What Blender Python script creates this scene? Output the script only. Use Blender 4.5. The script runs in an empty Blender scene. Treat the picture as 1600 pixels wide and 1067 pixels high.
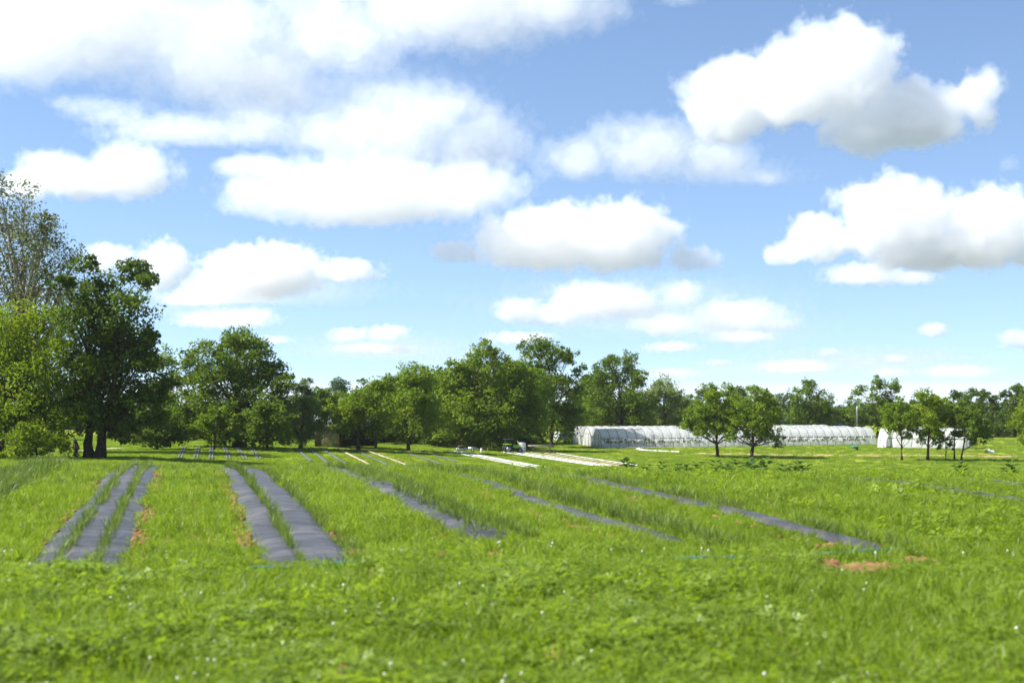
import bpy, math, random
import numpy as np
from mathutils import Vector, Matrix

# ------------------------------------------------------------------ camera
F = 2222.0                     # focal length in photo pixels (50 mm on a 36 mm sensor)
EYE = 1.676                    # eye height above the near field
HOR = 605.0                    # photo row of the true horizon
PITCH = math.atan((HOR - 533.5) / F)
CP, SP = math.cos(PITCH), math.sin(PITCH)
scene = bpy.context.scene
col = scene.collection
cam_d = bpy.data.cameras.new('camera')
cam = bpy.data.objects.new('camera', cam_d); col.objects.link(cam)
cam_d.lens = 50.0; cam_d.sensor_width = 36.0; cam_d.sensor_fit = 'HORIZONTAL'
cam_d.clip_start = 0.1; cam_d.clip_end = 60000
cam.location = (0, 0, EYE)
cam.rotation_euler = (math.pi/2 + PITCH, 0, 0)
cam_d.dof.use_dof = True
cam_d.dof.focus_distance = 55.0
cam_d.dof.aperture_fstop = 1.9
scene.camera = cam

# ------------------------------------------------------------------ sky and sun
SUN_AZ = math.radians(-94)     # the sun stands to the left
SUN_EL = math.radians(47)
world = bpy.data.worlds.new('World'); scene.world = world; world.use_nodes = True
_nt = world.node_tree; _nt.nodes.clear()
_sky = _nt.nodes.new('ShaderNodeTexSky'); _sky.sky_type = 'NISHITA'; _sky.sun_disc = False
_sky.sun_elevation = SUN_EL; _sky.sun_rotation = SUN_AZ
_sky.air_density = 1.0; _sky.dust_density = 0.3; _sky.ozone_density = 1.8; _sky.altitude = 1500
_tc = _nt.nodes.new('ShaderNodeTexCoord')
_mp = _nt.nodes.new('ShaderNodeVectorMath'); _mp.operation = 'ADD'; _mp.inputs[1].default_value = (0, 0, 0.09)
_bg = _nt.nodes.new('ShaderNodeBackground'); _bg.inputs[1].default_value = 0.090
_wo = _nt.nodes.new('ShaderNodeOutputWorld')
_nt.links.new(_tc.outputs['Generated'], _mp.inputs[0]); _nt.links.new(_mp.outputs[0], _sky.inputs['Vector'])
_nt.links.new(_sky.outputs[0], _bg.inputs[0]); _nt.links.new(_bg.outputs[0], _wo.inputs[0])
sun_d = bpy.data.lights.new('sun', 'SUN'); sun = bpy.data.objects.new('sun', sun_d); col.objects.link(sun)
sun_d.energy = 5.0; sun_d.angle = math.radians(0.53); sun_d.color = (1.0, 0.955, 0.88)
to_sun = Vector((math.sin(SUN_AZ)*math.cos(SUN_EL), math.cos(SUN_AZ)*math.cos(SUN_EL), math.sin(SUN_EL)))
sun.rotation_euler = to_sun.to_track_quat('Z', 'Y').to_euler()
vs = scene.view_settings
vs.view_transform = 'Standard'; vs.look = 'None'; vs.exposure = 1.2; vs.gamma = 1.0
vs.use_curve_mapping = False
cy = scene.cycles
cy.max_bounces = 14; cy.diffuse_bounces = 3; cy.glossy_bounces = 2; cy.transmission_bounces = 4
cy.transparent_max_bounces = 32; cy.volume_bounces = 14
cy.caustics_reflective = False; cy.caustics_refractive = False

# ------------------------------------------------------------------ helpers
rng = np.random.default_rng(7)

def sstep(a, b, x):
    t = np.clip((np.asarray(x, float) - a) / (b - a), 0, 1); return t*t*(3 - 2*t)

def terrain(x, y):
    """height of the land: a level near field that rolls over a crest and drops to a lower field"""
    x = np.asarray(x, float); y = np.asarray(y, float)
    start = np.clip(23.3 - 0.22*x, 21.0, 28.0)
    u = np.maximum(y - start, 0)
    near = -np.where(u < 12, u*u*0.0036, 12*12*0.0036 + (u - 12)*0.0864)
    near = near + 0.03*np.sin(x*0.9 + 1.3)*np.sin(y*0.55) + 0.006*np.sin(x*2.1 - y*1.3)
    t = sstep(-46, 12, x)
    yy = np.clip(y, 90, 420)
    left = -5.57 - 0.017*(yy - 140)
    far = left*(1 - t) + (-8.8)*t
    far = far + 0.12*np.sin(x*0.05 + 0.7)*np.sin(y*0.045)*sstep(100, 150, y)
    k = 0.8
    h = np.clip(0.5 + 0.5*(far - near)/k, 0, 1)
    return near*(1 - h) + far*h + k*h*(1 - h) - 0.03*np.maximum(y - 390, 0)

def tz(x, y): return float(terrain(x, y))

def ray(px, py):
    xc = (px - 800.0) / F; yc = (533.5 - py) / F
    return Vector((xc, CP - SP*yc, SP + CP*yc))

def at_depth(px, py, d):
    r = ray(px, py); return Vector((0, 0, EYE)) + r*(d / r.y)

def on_ground(px, py, dmin=4.0, dmax=420.0):
    """point of the land seen through a photo pixel, searched from dmin outwards"""
    r = ray(px, py); d = dmin; prev = dmin
    while d < dmax:
        p = Vector((0, 0, EYE)) + r*(d/r.y)
        if p.z <= tz(p.x, p.y):
            lo, hi = prev, d
            for _ in range(24):
                m = (lo+hi)/2; q = Vector((0, 0, EYE)) + r*(m/r.y)
                if q.z <= tz(q.x, q.y): hi = m
                else: lo = m
            q = Vector((0, 0, EYE)) + r*(hi/r.y); q.z = tz(q.x, q.y); return q
        prev = d; d += max(0.1, d*0.004)
    p = Vector((0, 0, EYE)) + r*(dmax/r.y); p.z = tz(p.x, p.y); return p

def stand(px, d):
    """foot of a thing that stands at depth d in the photo column px"""
    p = at_depth(px, 700, d); return Vector((p.x, p.y, tz(p.x, p.y)))

def tag(o, label=None, cat=None, group=None, kind=None):
    if label: o['label'] = label
    if cat: o['category'] = cat
    if group: o['group'] = group
    if kind: o['kind'] = kind
    return o

def empty(name, loc, rz=0.0):
    o = bpy.data.objects.new(name, None); col.objects.link(o); o.location = loc; o.rotation_euler = (0, 0, rz)
    o.empty_display_size = 0.2; return o

def mesh_np(name, V, faces_flat, loop_tot, mat, parent=None, smooth=False):
    """mesh object from flat numpy arrays"""
    me = bpy.data.meshes.new(name)
    V = np.asarray(V, np.float32); faces_flat = np.asarray(faces_flat, np.int32); loop_tot = np.asarray(loop_tot, np.int32)
    me.vertices.add(len(V)); me.vertices.foreach_set('co', V.ravel())
    me.loops.add(len(faces_flat)); me.loops.foreach_set('vertex_index', faces_flat)
    me.polygons.add(len(loop_tot))
    st = np.concatenate([[0], np.cumsum(loop_tot)[:-1]]).astype(np.int32)
    me.polygons.foreach_set('loop_start', st)
    if smooth: me.polygons.foreach_set('use_smooth', np.ones(len(loop_tot), bool))
    me.update(calc_edges=True)
    if mat: me.materials.append(mat)
    o = bpy.data.objects.new(name, me); col.objects.link(o)
    if parent: o.parent = parent
    return o

class MB:
    """collects solids; build() links them as one mesh object"""
    def __init__(s): s.v = []; s.f = []
    def add(s, vs, fs):
        b = len(s.v); s.v += [tuple(v) for v in vs]; s.f += [tuple(i+b for i in f) for f in fs]; return s
    def box(s, c, size, rz=0.0, ry=0.0, rx=0.0, taper=1.0, bev=0.0):
        sx, sy, sz = size[0]/2, size[1]/2, size[2]/2
        R = Matrix.Rotation(rz, 3, 'Z') @ Matrix.Rotation(ry, 3, 'Y') @ Matrix.Rotation(rx, 3, 'X')
        if bev <= 0:
            vs_ = [(x*(taper if z > 0 else 1), y*(taper if z > 0 else 1), z) for z in (-sz, sz) for (x, y) in ((-sx,-sy),(sx,-sy),(sx,sy),(-sx,sy))]
            fs = [(3,2,1,0),(4,5,6,7),(0,1,5,4),(1,2,6,5),(2,3,7,6),(3,0,4,7)]
        else:
            b = min(bev, sx*.9, sy*.9, sz*.9)
            ring = lambda dx, dy, z, t: [(x*t, y*t, z) for (x, y) in ((-dx+b,-dy),(dx-b,-dy),(dx,-dy+b),(dx,dy-b),(dx-b,dy),(-dx+b,dy),(-dx,dy-b),(-dx,-dy+b))]
            vs_ = ring(sx-b, sy-b, -sz, 1) + ring(sx, sy, -sz+b, 1) + ring(sx, sy, sz-b, taper) + ring(sx-b, sy-b, sz, taper)
            fs = [tuple(reversed(range(8))), tuple(range(24, 32))]
            for k in range(3):
                for i in range(8):
                    a, c2 = k*8+i, k*8+(i+1) % 8
                    fs.append((a, c2, c2+8, a+8))
        return s.add([R @ Vector(v) + Vector(c) for v in vs_], fs)
    def tube(s, pts, rad, n=8, cap=True):
        pts = [Vector(p) for p in pts]
        if isinstance(rad, (int, float)): rad = [rad]*len(pts)
        rings = []
        up = Vector((0, 0, 1))
        for i, p in enumerate(pts):
            t = (pts[min(i+1, len(pts)-1)] - pts[max(i-1, 0)]).normalized()
            a = t.cross(up)
            if a.length < 1e-3: a = t.cross(Vector((1, 0, 0)))
            a.normalize(); b = t.cross(a)
            rings.append([p + (a*math.cos(2*math.pi*k/n) + b*math.sin(2*math.pi*k/n))*rad[i] for k in range(n)])
        vs_ = [v for r in rings for v in r]; fs = []
        for i in range(len(pts)-1):
            for k in range(n):
                fs.append((i*n+k, i*n+(k+1) % n, (i+1)*n+(k+1) % n, (i+1)*n+k))
        if cap:
            fs.append(tuple(reversed(range(n)))); fs.append(tuple(range((len(pts)-1)*n, len(pts)*n)))
        return s.add(vs_, fs)
    def build(s, name, mat, parent=None, smooth=False):
        flat = [i for f in s.f for i in f]
        return mesh_np(name, np.array(s.v), flat, [len(f) for f in s.f], mat, parent, smooth)

# ------------------------------------------------------------------ materials
def new_mat(name):
    m = bpy.data.materials.new(name); m.use_nodes = True; return m, m.node_tree, m.node_tree.nodes['Principled BSDF']

def ramp(nt, fac, stops):
    r = nt.nodes.new('ShaderNodeValToRGB'); nt.links.new(fac, r.inputs[0])
    e = r.color_ramp.elements
    while len(e) < len(stops): e.new(0.5)
    for i, (p, c) in enumerate(stops): e[i].position = p; e[i].color = (*c, 1)
    return r.outputs[0]

def noise(nt, scale, detail=4, rough=0.55, vec=None, coord='Object'):
    n = nt.nodes.new('ShaderNodeTexNoise'); n.inputs['Scale'].default_value = scale
    n.inputs['Detail'].default_value = detail; n.inputs['Roughness'].default_value = rough
    if vec is None:
        tc = nt.nodes.new('ShaderNodeTexCoord'); vec = tc.outputs[coord]
    nt.links.new(vec, n.inputs['Vector']); return n.outputs[0]

def mixc(nt, fac, a, b, mode='MIX'):
    m = nt.nodes.new('ShaderNodeMix'); m.data_type = 'RGBA'; m.blend_type = mode
    for i, v in ((0, fac), (6, a), (7, b)):
        if isinstance(v, (int, float)): m.inputs[i].default_value = v
        elif isinstance(v, tuple): m.inputs[i].default_value = (*v, 1)
        else: nt.links.new(v, m.inputs[i])
    return m.outputs[2]

def plain(name, c, rough=0.6, metal=0.0, var=0.25, scale=3.0, bump=0.0, spec=0.4):
    """base colour with uneven wear"""
    m, nt, b = new_mat(name)
    f = noise(nt, scale, 5)
    lo = tuple(max(0, x*(1-var)) for x in c); hi = tuple(min(1, x*(1+var)) for x in c)
    nt.links.new(ramp(nt, f, [(0.3, lo), (0.7, hi)]), b.inputs['Base Color'])
    b.inputs['Roughness'].default_value = rough; b.inputs['Metallic'].default_value = metal
    b.inputs['Specular IOR Level'].default_value = spec
    if bump:
        bp = nt.nodes.new('ShaderNodeBump'); bp.inputs['Strength'].default_value = bump
        nt.links.new(noise(nt, scale*4, 5), bp.inputs['Height']); nt.links.new(bp.outputs[0], b.inputs['Normal'])
    return m

def leafy(name, dark, light, trans=0.35, tcol=None, rough=0.6, per='island', scale=0.25, spec=0.12):
    """thin leaf: reflects, glints a little and lets sunlight through"""
    m, nt, b = new_mat(name)
    if per == 'island':
        g = nt.nodes.new('ShaderNodeNewGeometry'); rnd = g.outputs['Random Per Island']
    else:
        g = nt.nodes.new('ShaderNodeObjectInfo'); rnd = g.outputs['Random']
    tc = nt.nodes.new('ShaderNodeTexCoord')
    n = noise(nt, scale, 2, vec=nt.nodes.new('ShaderNodeNewGeometry').outputs['Position'])
    a = nt.nodes.new('ShaderNodeMath'); a.operation = 'MULTIPLY_ADD'; nt.links.new(rnd, a.inputs[0]); a.inputs[1].default_value = 0.55
    s = nt.nodes.new('ShaderNodeMath'); s.operation = 'MULTIPLY_ADD'; nt.links.new(n, s.inputs[0]); s.inputs[1].default_value = 1.1; s.inputs[2].default_value = -0.32
    nt.links.new(s.outputs[0], a.inputs[2])
    c = ramp(nt, a.outputs[0], [(0.1, dark), (0.9, light)])
    nt.links.new(c, b.inputs['Base Color']); b.inputs['Roughness'].default_value = rough; b.inputs['Specular IOR Level'].default_value = spec
    t = nt.nodes.new('ShaderNodeBsdfTranslucent')
    tc_ = mixc(nt, 1.0, c, tcol or (1.25, 1.25, 0.55), 'MULTIPLY'); nt.links.new(tc_, t.inputs[0])
    mx = nt.nodes.new('ShaderNodeMixShader'); mx.inputs[0].default_value = trans
    nt.links.new(b.outputs[0], mx.inputs[1]); nt.links.new(t.outputs[0], mx.inputs[2])
    nt.links.new(mx.outputs[0], nt.nodes['Material Output'].inputs['Surface'])
    return m

M = {}
M['grass'] = leafy('grass_blade', (0.134, 0.210, 0.016), (0.285, 0.392, 0.044), 0.55, per='object', scale=0.5, rough=0.42, spec=0.3)
M['coarse'] = leafy('coarse_grass_blade', (0.132, 0.208, 0.016), (0.275, 0.375, 0.044), 0.55, per='object', scale=0.6, rough=0.42, spec=0.3)
M['clover'] = leafy('clover_leaf', (0.130, 0.208, 0.016), (0.270, 0.372, 0.044), 0.54, per='object', scale=0.9, rough=0.42, spec=0.3)
M['onion'] = leafy('onion_leaf', (0.110, 0.165, 0.030), (0.215, 0.28, 0.060), 0.45, per='object', scale=0.5, tcol=(1.1, 1.2, 0.7), rough=0.42, spec=0.3)
M['broad'] = leafy('broad_leaf', (0.030, 0.070, 0.020), (0.070, 0.130, 0.032), 0.25)
M['stem'] = plain('pale_stem', (0.16, 0.20, 0.05), 0.6)
M['white_flower'] = plain('clover_flower', (0.72, 0.70, 0.62), 0.8, var=0.1, scale=80)
M['oak_leaf'] = leafy('oak_leaf', (0.0518, 0.0976, 0.0135), (0.1649, 0.2441, 0.0272), 0.40)
M['dark_leaf'] = leafy('dark_leaf', (0.0381, 0.0741, 0.0123), (0.1146, 0.1733, 0.0214), 0.36)
M['maple_leaf'] = leafy('maple_leaf', (0.0993, 0.1643, 0.0106), (0.248, 0.3214, 0.0212), 0.42)
M['walnut_leaf'] = leafy('walnut_leaf', (0.0809, 0.1455, 0.0158), (0.2245, 0.3104, 0.0289), 0.44)
M['willow_leaf'] = leafy('willow_leaf', (0.1088, 0.158, 0.0491), (0.2369, 0.3071, 0.0965), 0.30)
M['far_leaf'] = leafy('far_leaf', (0.063, 0.1127, 0.0269), (0.1474, 0.2091, 0.0458), 0.38)
M['blue_leaf'] = leafy('bluish_leaf', (0.0483, 0.0966, 0.0515), (0.0998, 0.169, 0.0805), 0.35)
M['sparse_leaf'] = leafy('sparse_leaf', (0.084, 0.102, 0.0336), (0.174, 0.198, 0.06), 0.32)
M['bark'] = plain('bark', (0.050, 0.040, 0.030), 0.95, var=0.5, scale=2.5, bump=0.6, spec=0.1)
M['pale_bark'] = plain('pale_bark', (0.27, 0.235, 0.185), 0.9, var=0.35, scale=1.2, bump=0.4, spec=0.1)
M['soil'] = plain('red_clay_soil', (0.235, 0.120, 0.062), 0.95, var=0.4, scale=7, bump=0.8, spec=0.1)
M['sand'] = plain('pale_gravel', (0.42, 0.37, 0.28), 0.95, var=0.3, scale=1.5, spec=0.1)
M['white_paint'] = plain('white_paint', (0.72, 0.73, 0.74), 0.35, var=0.08, scale=2)
M['grey_wood'] = plain('weathered_wood', (0.26, 0.235, 0.205), 0.9, var=0.45, scale=2.5, bump=0.4, spec=0.15)
M['dark_wood'] = plain('dark_wood', (0.055, 0.048, 0.042), 0.9, var=0.4, scale=2.0, bump=0.3, spec=0.15)
M['black'] = plain('black_rubber', (0.018, 0.018, 0.020), 0.7, var=0.3)
M['glass'] = plain('dark_glass', (0.02, 0.024, 0.03), 0.06, var=0.2, spec=0.6)
M['hoop'] = plain('dull_pipe', (0.13, 0.135, 0.14), 0.6, var=0.2)
M['steel'] = plain('galvanised_steel', (0.36, 0.37, 0.38), 0.45, 0.7, var=0.2)
M['lime'] = plain('lime_paint', (0.27, 0.55, 0.04), 0.35, var=0.15)
M['navy'] = plain('navy_canvas', (0.02, 0.025, 0.055), 0.8, var=0.3)
M['red'] = plain('red_paint', (0.45, 0.05, 0.03), 0.4, var=0.2)
M['tail_red'] = plain('tail_lamp', (0.35, 0.02, 0.015), 0.2, var=0.1)
M['roof_grey'] = plain('grey_roofing', (0.19, 0.215, 0.215), 0.8, var=0.2, scale=1.0)
M['teal'] = plain('teal_plastic', (0.02, 0.24, 0.22), 0.4, var=0.2)
M['blue_hose'] = plain('blue_layflat_hose', (0.02, 0.17, 0.30), 0.4, var=0.25, scale=4)
M['dry'] = leafy('dry_straw', (0.22, 0.17, 0.07), (0.42, 0.34, 0.16), 0.3, per='object')
M['straw'] = plain('straw_soil', (0.40, 0.30, 0.15), 0.95, var=0.35, scale=0.8, spec=0.1)

def plastic_mulch():
    m, nt, b = new_mat('black_plastic_mulch')
    geo = nt.nodes.new('ShaderNodeNewGeometry')
    rot = nt.nodes.new('ShaderNodeVectorRotate'); rot.rotation_type = 'Z_AXIS'; rot.inputs['Angle'].default_value = -0.2256
    nt.links.new(geo.outputs['Position'], rot.inputs['Vector'])
    st = nt.nodes.new('ShaderNodeVectorMath'); st.operation = 'MULTIPLY'; nt.links.new(rot.outputs[0], st.inputs[0]); st.inputs[1].default_value = (1.6, 3.4, 1.0)
    n1 = noise(nt, 1.1, 6, 0.65, vec=geo.outputs['Position']); n2 = noise(nt, 1.4, 4, 0.6, vec=st.outputs[0]); n3 = noise(nt, 14, 4, 0.7, vec=geo.outputs['Position'])
    c = ramp(nt, n1, [(0.28, (0.026, 0.026, 0.027)), (0.52, (0.046, 0.045, 0.045)), (0.72, (0.125, 0.112, 0.098))])
    c = mixc(nt, ramp(nt, n3, [(0.62, (0, 0, 0)), (0.72, (0.7, 0.7, 0.7))]), c, (0.20, 0.115, 0.065))
    nt.links.new(c, b.inputs['Base Color'])
    rr = nt.nodes.new('ShaderNodeMapRange'); nt.links.new(n2, rr.inputs[0]); rr.inputs[1].default_value = .3; rr.inputs[2].default_value = .7; rr.inputs[3].default_value = .32; rr.inputs[4].default_value = .55
    nt.links.new(rr.outputs[0], b.inputs['Roughness']); b.inputs['Specular IOR Level'].default_value = 0.36
    bp = nt.nodes.new('ShaderNodeBump'); bp.inputs['Strength'].default_value = 0.12; bp.inputs['Distance'].default_value = 0.02
    nt.links.new(n2, bp.inputs['Height']); nt.links.new(bp.outputs[0], b.inputs['Normal'])
    return m
M['mulch'] = plastic_mulch()
M['grey_mulch'] = plain('dusty_plastic_mulch', (0.11, 0.115, 0.13), 0.5, var=0.35, scale=0.6)
M['tan_mulch'] = plain('soil_dusted_mulch', (0.40, 0.31, 0.24), 0.7, var=0.35, scale=0.6)
M['white_cover'] = plain('white_row_cover', (0.50, 0.50, 0.48), 0.8, var=0.3, scale=1.0)

def film():
    m, nt, b = new_mat('greenhouse_film')
    c = ramp(nt, noise(nt, 0.8, 4), [(0.3, (0.70, 0.71, 0.72)), (0.7, (0.86, 0.86, 0.86))])
    nt.links.new(c, b.inputs['Base Color']); b.inputs['Roughness'].default_value = 0.30
    t = nt.nodes.new('ShaderNodeBsdfTranslucent'); nt.links.new(c, t.inputs[0])
    tr = nt.nodes.new('ShaderNodeBsdfTransparent'); tr.inputs[0].default_value = (0.92, 0.94, 0.95, 1)
    m1 = nt.nodes.new('ShaderNodeMixShader'); m1.inputs[0].default_value = 0.45
    m2 = nt.nodes.new('ShaderNodeMixShader'); m2.inputs[0].default_value = 0.36
    nt.links.new(b.outputs[0], m1.inputs[1]); nt.links.new(t.outputs[0], m1.inputs[2])
    nt.links.new(m1.outputs[0], m2.inputs[1]); nt.links.new(tr.outputs[0], m2.inputs[2])
    nt.links.new(m2.outputs[0], nt.nodes['Material Output'].inputs['Surface'])
    return m
M['film'] = film()

def ground_mat():
    m, nt, b = new_mat('meadow_ground')
    geo = nt.nodes.new('ShaderNodeNewGeometry'); pos = geo.outputs['Position']
    st = nt.nodes.new('ShaderNodeVectorMath'); st.operation = 'MULTIPLY'; nt.links.new(pos, st.inputs[0]); st.inputs[1].default_value = (1, 0.45, 1)
    big = noise(nt, 0.045, 4, vec=st.outputs[0]); mid = noise(nt, 0.5, 5, vec=pos); fine = noise(nt, 6.0, 5, 0.7, vec=pos)
    green = ramp(nt, big, [(0.30, (0.150, 0.205, 0.014)), (0.55, (0.215, 0.265, 0.022)), (0.75, (0.310, 0.290, 0.060))])
    green = mixc(nt, 0.55, green, ramp(nt, mid, [(0.25, (0.125, 0.180, 0.012)), (0.75, (0.260, 0.300, 0.030))]))
    green = mixc(nt, 0.5, green, mixc(nt, 1.0, green, ramp(nt, fine, [(0.2, (0.45, 0.45, 0.4)), (0.8, (1.5, 1.45, 1.3))]), 'MULTIPLY'))
    # under the standing grass of the near field lies thatch and red soil
    thatch = ramp(nt, fine, [(0.3, (0.110, 0.150, 0.016)), (0.6, (0.160, 0.200, 0.026)), (0.85, (0.230, 0.190, 0.060))])
    sp = nt.nodes.new('ShaderNodeSeparateXYZ'); nt.links.new(pos, sp.inputs[0])
    mr = nt.nodes.new('ShaderNodeMapRange'); nt.links.new(sp.outputs[1], mr.inputs[0]); mr.inputs[1].default_value = 45; mr.inputs[2].default_value = 80
    c = mixc(nt, mr.outputs[0], thatch, green)
    # farmland and woods of the wider country
    ln = nt.nodes.new('ShaderNodeVectorMath'); ln.operation = 'LENGTH'; nt.links.new(pos, ln.inputs[0])
    mf = nt.nodes.new('ShaderNodeMapRange'); nt.links.new(ln.outputs['Value'], mf.inputs[0]); mf.inputs[1].default_value = 380; mf.inputs[2].default_value = 520
    wide = ramp(nt, noise(nt, 0.004, 4, vec=pos), [(0.3, (0.040, 0.056, 0.036)), (0.5, (0.070, 0.088, 0.062)), (0.7, (0.12, 0.13, 0.11))])
    c = mixc(nt, mf.outputs[0], c, wide)
    nt.links.new(c, b.inputs['Base Color']); b.inputs['Roughness'].default_value = 0.95; b.inputs['Specular IOR Level'].default_value = 0.1
    bp = nt.nodes.new('ShaderNodeBump'); bp.inputs['Strength'].default_value = 0.7; bp.inputs['Distance'].default_value = 0.1
    nt.links.new(fine, bp.inputs['Height']); nt.links.new(bp.outputs[0], b.inputs['Normal'])
    return m
M['ground'] = ground_mat()

# ------------------------------------------------------------------ the land, one sheet to the horizon
def axis(fine_lo, fine_hi, step, far_lo, far_hi, grow=1.09):
    a = list(np.arange(fine_lo, fine_hi + 1e-6, step)); s = step; v = a[-1]
    while v < far_hi: s *= grow; v += s; a.append(v)
    s = step; v = a[0]; b = []
    while v > far_lo: s *= grow; v -= s; b.append(v)
    return np.array(b[::-1] + a)
def build_ground():
    xs = axis(-14, 14, 0.35, -9000, 9000, 1.07); ys = axis(4, 48, 0.35, -4000, 20000, 1.045)
    X, Y = np.meshgrid(xs, ys); Z = terrain(X, Y)
    V = np.stack([X, Y, Z], -1).reshape(-1, 3)
    nx, ny = len(xs), len(ys)
    i = (np.arange(ny-1)[:, None]*nx + np.arange(nx-1)[None, :]).ravel()
    Fc = np.stack([i, i+1, i+nx+1, i+nx], -1)
    o = mesh_np('ground', V, Fc.ravel(), np.full(len(Fc), 4), M['ground'], smooth=True)
    tag(o, 'rolling green farm field that dips beyond a low crest', kind='structure')
build_ground()

# ------------------------------------------------------------------ strips laid on the land
def ribbon(name, pts, width, mat, lift=0.05, crown=0.0, step=1.0, ncross=5, jitter=0.0, parent=None, seed=1, bury=0.0):
    """sheet that follows the land along a line of ground points"""
    r = np.random.default_rng(seed)
    P = [Vector((p[0], p[1], 0)) for p in pts]
    line = []
    for a, b in zip(P[:-1], P[1:]):
        n = max(1, int((b-a).length/step))
        line += [a + (b-a)*(i/n) for i in range(n)]
    line.append(P[-1])
    V = []; m = len(line); run = 0.0
    for i, p in enumerate(line):
        if i: run += (p-line[i-1]).length
        sink = (1 - float(sstep(0, bury, run)))*(lift + crown + .03) if bury else 0.0
        t = (line[min(i+1, m-1)] - line[max(i-1, 0)]).normalized(); s = Vector((t.y, -t.x, 0))
        for k in range(ncross):
            u = -1 + 2*k/(ncross-1)
            w = width/2*(1 + (jitter*r.uniform(-1, 1) if abs(u) > .99 else 0))
            q = p + s*(u*w)
            V.append((q.x, q.y, tz(q.x, q.y) - sink + lift + crown*(1-u**4) + (crown*0.05*r.uniform(-1, 1) if crown else 0)))
    Fc = []
    for i in range(m-1):
        for k in range(ncross-1):
            a = i*ncross+k; Fc.append((a, a+1, a+ncross+1, a+ncross))
    Fc = np.array(Fc)
    return mesh_np(name, V, Fc.ravel(), np.full(len(Fc), 4), mat, parent, smooth=True)

HEAD = math.atan((290-800)/F)
BU = Vector((math.sin(HEAD), math.cos(HEAD), 0)); BN = Vector((math.cos(HEAD), -math.sin(HEAD), 0))
def bed_pt(o, d):
    """ground point on the bed line of sideways offset o at depth d"""
    x = (o - d*BN.y)/BN.x; return Vector((x, d, 0))
# offset, depth of the near end, label
BEDS = [
 (-3.05, 15.0, 'black plastic mulch bed at the left edge, mostly hidden by tall grass'),
 (-0.97, 12.7, 'broad black plastic mulch bed with two onion rows, nearest the left'),
 (1.16, 12.9, 'black plastic mulch bed with one onion row, second of the two big beds in front'),
 (3.23, 15.3, 'black plastic mulch bed half hidden by onions in the middle of the near field'),
 (5.02, 14.6, 'narrow dark plastic mulch bed right of the middle beside bluish onions'),
 (6.98, 14.5, 'dark plastic mulch bed ending by bare orange soil at the right'),
 (11.9, 19.5, 'grey plastic mulch strip among weeds at the right edge'),
 (14.0, 23.0, 'thin grey plastic mulch strip near the crest at the far right edge'),
]
BW = 0.94
def BED_W(o): return BW if o < 3 else .60 if o < 4 else .28 if o < 11 else .26
for i, (o, d0, lab) in enumerate(BEDS):
    ob = ribbon('plastic_mulch_sheet', [bed_pt(o, d0), bed_pt(o, 24), bed_pt(o, 44)], BED_W(o), M['mulch'], 0.022, 0.06, 0.15, 13, 0.03, seed=20+i, bury=.55)
    tag(ob, lab, 'plastic mulch', 'black mulch beds in the near field')

# far strips: photo end points, width, material, label
order = ['first', 'second', 'third', 'fourth', 'fifth', 'sixth', 'seventh', 'eighth']
def far_strip(a, b, width, mat, label, cat, group, name):
    A = on_ground(*a, dmin=125); B = on_ground(*b, dmin=125)
    o = ribbon(name, [A, B], width, mat, 0.10, 0.06, 2.0, 5, 0.08, seed=int(a[0]))
    tag(o, label, cat, group)
L1 = [((281,717),(288,699)), ((306,717),(310,699)), ((330,718),(331,699)), ((358,718),(351,699.5)), ((384,718),(371,700)), ((406,718),(392,700))]
for i, (a, b) in enumerate(L1):
    for s, w in ((-1, 'left'), (1, 'right')):
        far_strip((a[0]+s*2.4, a[1]), (b[0]+s*1.7, b[1]), 0.20, M['grey_mulch'],
                  f'{w} grey strip of the {order[i]} far bed from the left, before the dark trees', 'plastic mulch', 'far grey strips by the dark trees', 'plastic_mulch_strip')
L2 = [((487,722),(463,701.5),'grey'), ((512,724),(484,702),'grey'), ((541,726),(503,701.5),'grey'), ((578,727),(527,701.5),'tan'), ((606,727),(550,702.5),'grey'), ((636,727.5),(571,704),'tan'), ((690,726),(628,706),'grey'), ((716,722),(655,706),'grey')]
for i, (a, b, k) in enumerate(L2):
    far_strip(a, b, 0.42, M['grey_mulch'] if k == 'grey' else M['tan_mulch'],
              f'{"grey plastic" if k == "grey" else "tan soil-dusted"} row in front of the barn, {order[i]} counted from the left', 'plastic mulch', 'rows in front of the barn', 'plastic_mulch_strip')
L3 = [((826,731),(700,706)), ((840,731),(711,706)), ((854,731),(722,707))]
for i, (a, b) in enumerate(L3):
    far_strip(a, b, 0.42, M['white_cover'], f'bright white row cover, {order[i]} from the left of three close together', 'row cover', 'three white row covers', 'row_cover')
L4 = [((928,728),(787,707)), ((943,729),(801,707.3)), ((956,729),(815,707.6)), ((969,729),(830,707.8)), ((983,728),(848,708)), ((997,728),(866,708.2))]
for i, (a, b) in enumerate(L4):
    far_strip(a, b, 0.32, M['white_cover'] if i in (0, 1, 2, 5) else M['tan_mulch'],
              f'{"white" if i in (0,1,2,5) else "tan"} row cover in the set of six before the tractor, {order[i]} from the left', 'row cover', 'six pale row covers right of the white ones', 'row_cover')

# bands of the lower field
def band(name, label, pts, w, mat, lift=0.05):
    o = ribbon(name, [on_ground(*p, dmin=125) for p in pts], w, mat, lift, 0, 3.0, 7, 0.25, seed=len(label)); tag(o, label, kind='structure')
band('soil_strip', 'pale straw coloured soil strip in front of the greenhouses', [(1085,708.5),(1250,711.5),(1400,711.5),(1560,713),(1680,713)], 5.0, M['straw'])
band('path', 'pale gravel path behind the stump at left', [(60,711),(105,706.5),(150,703),(190,700)], 1.6, M['sand'], 0.07)

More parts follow.
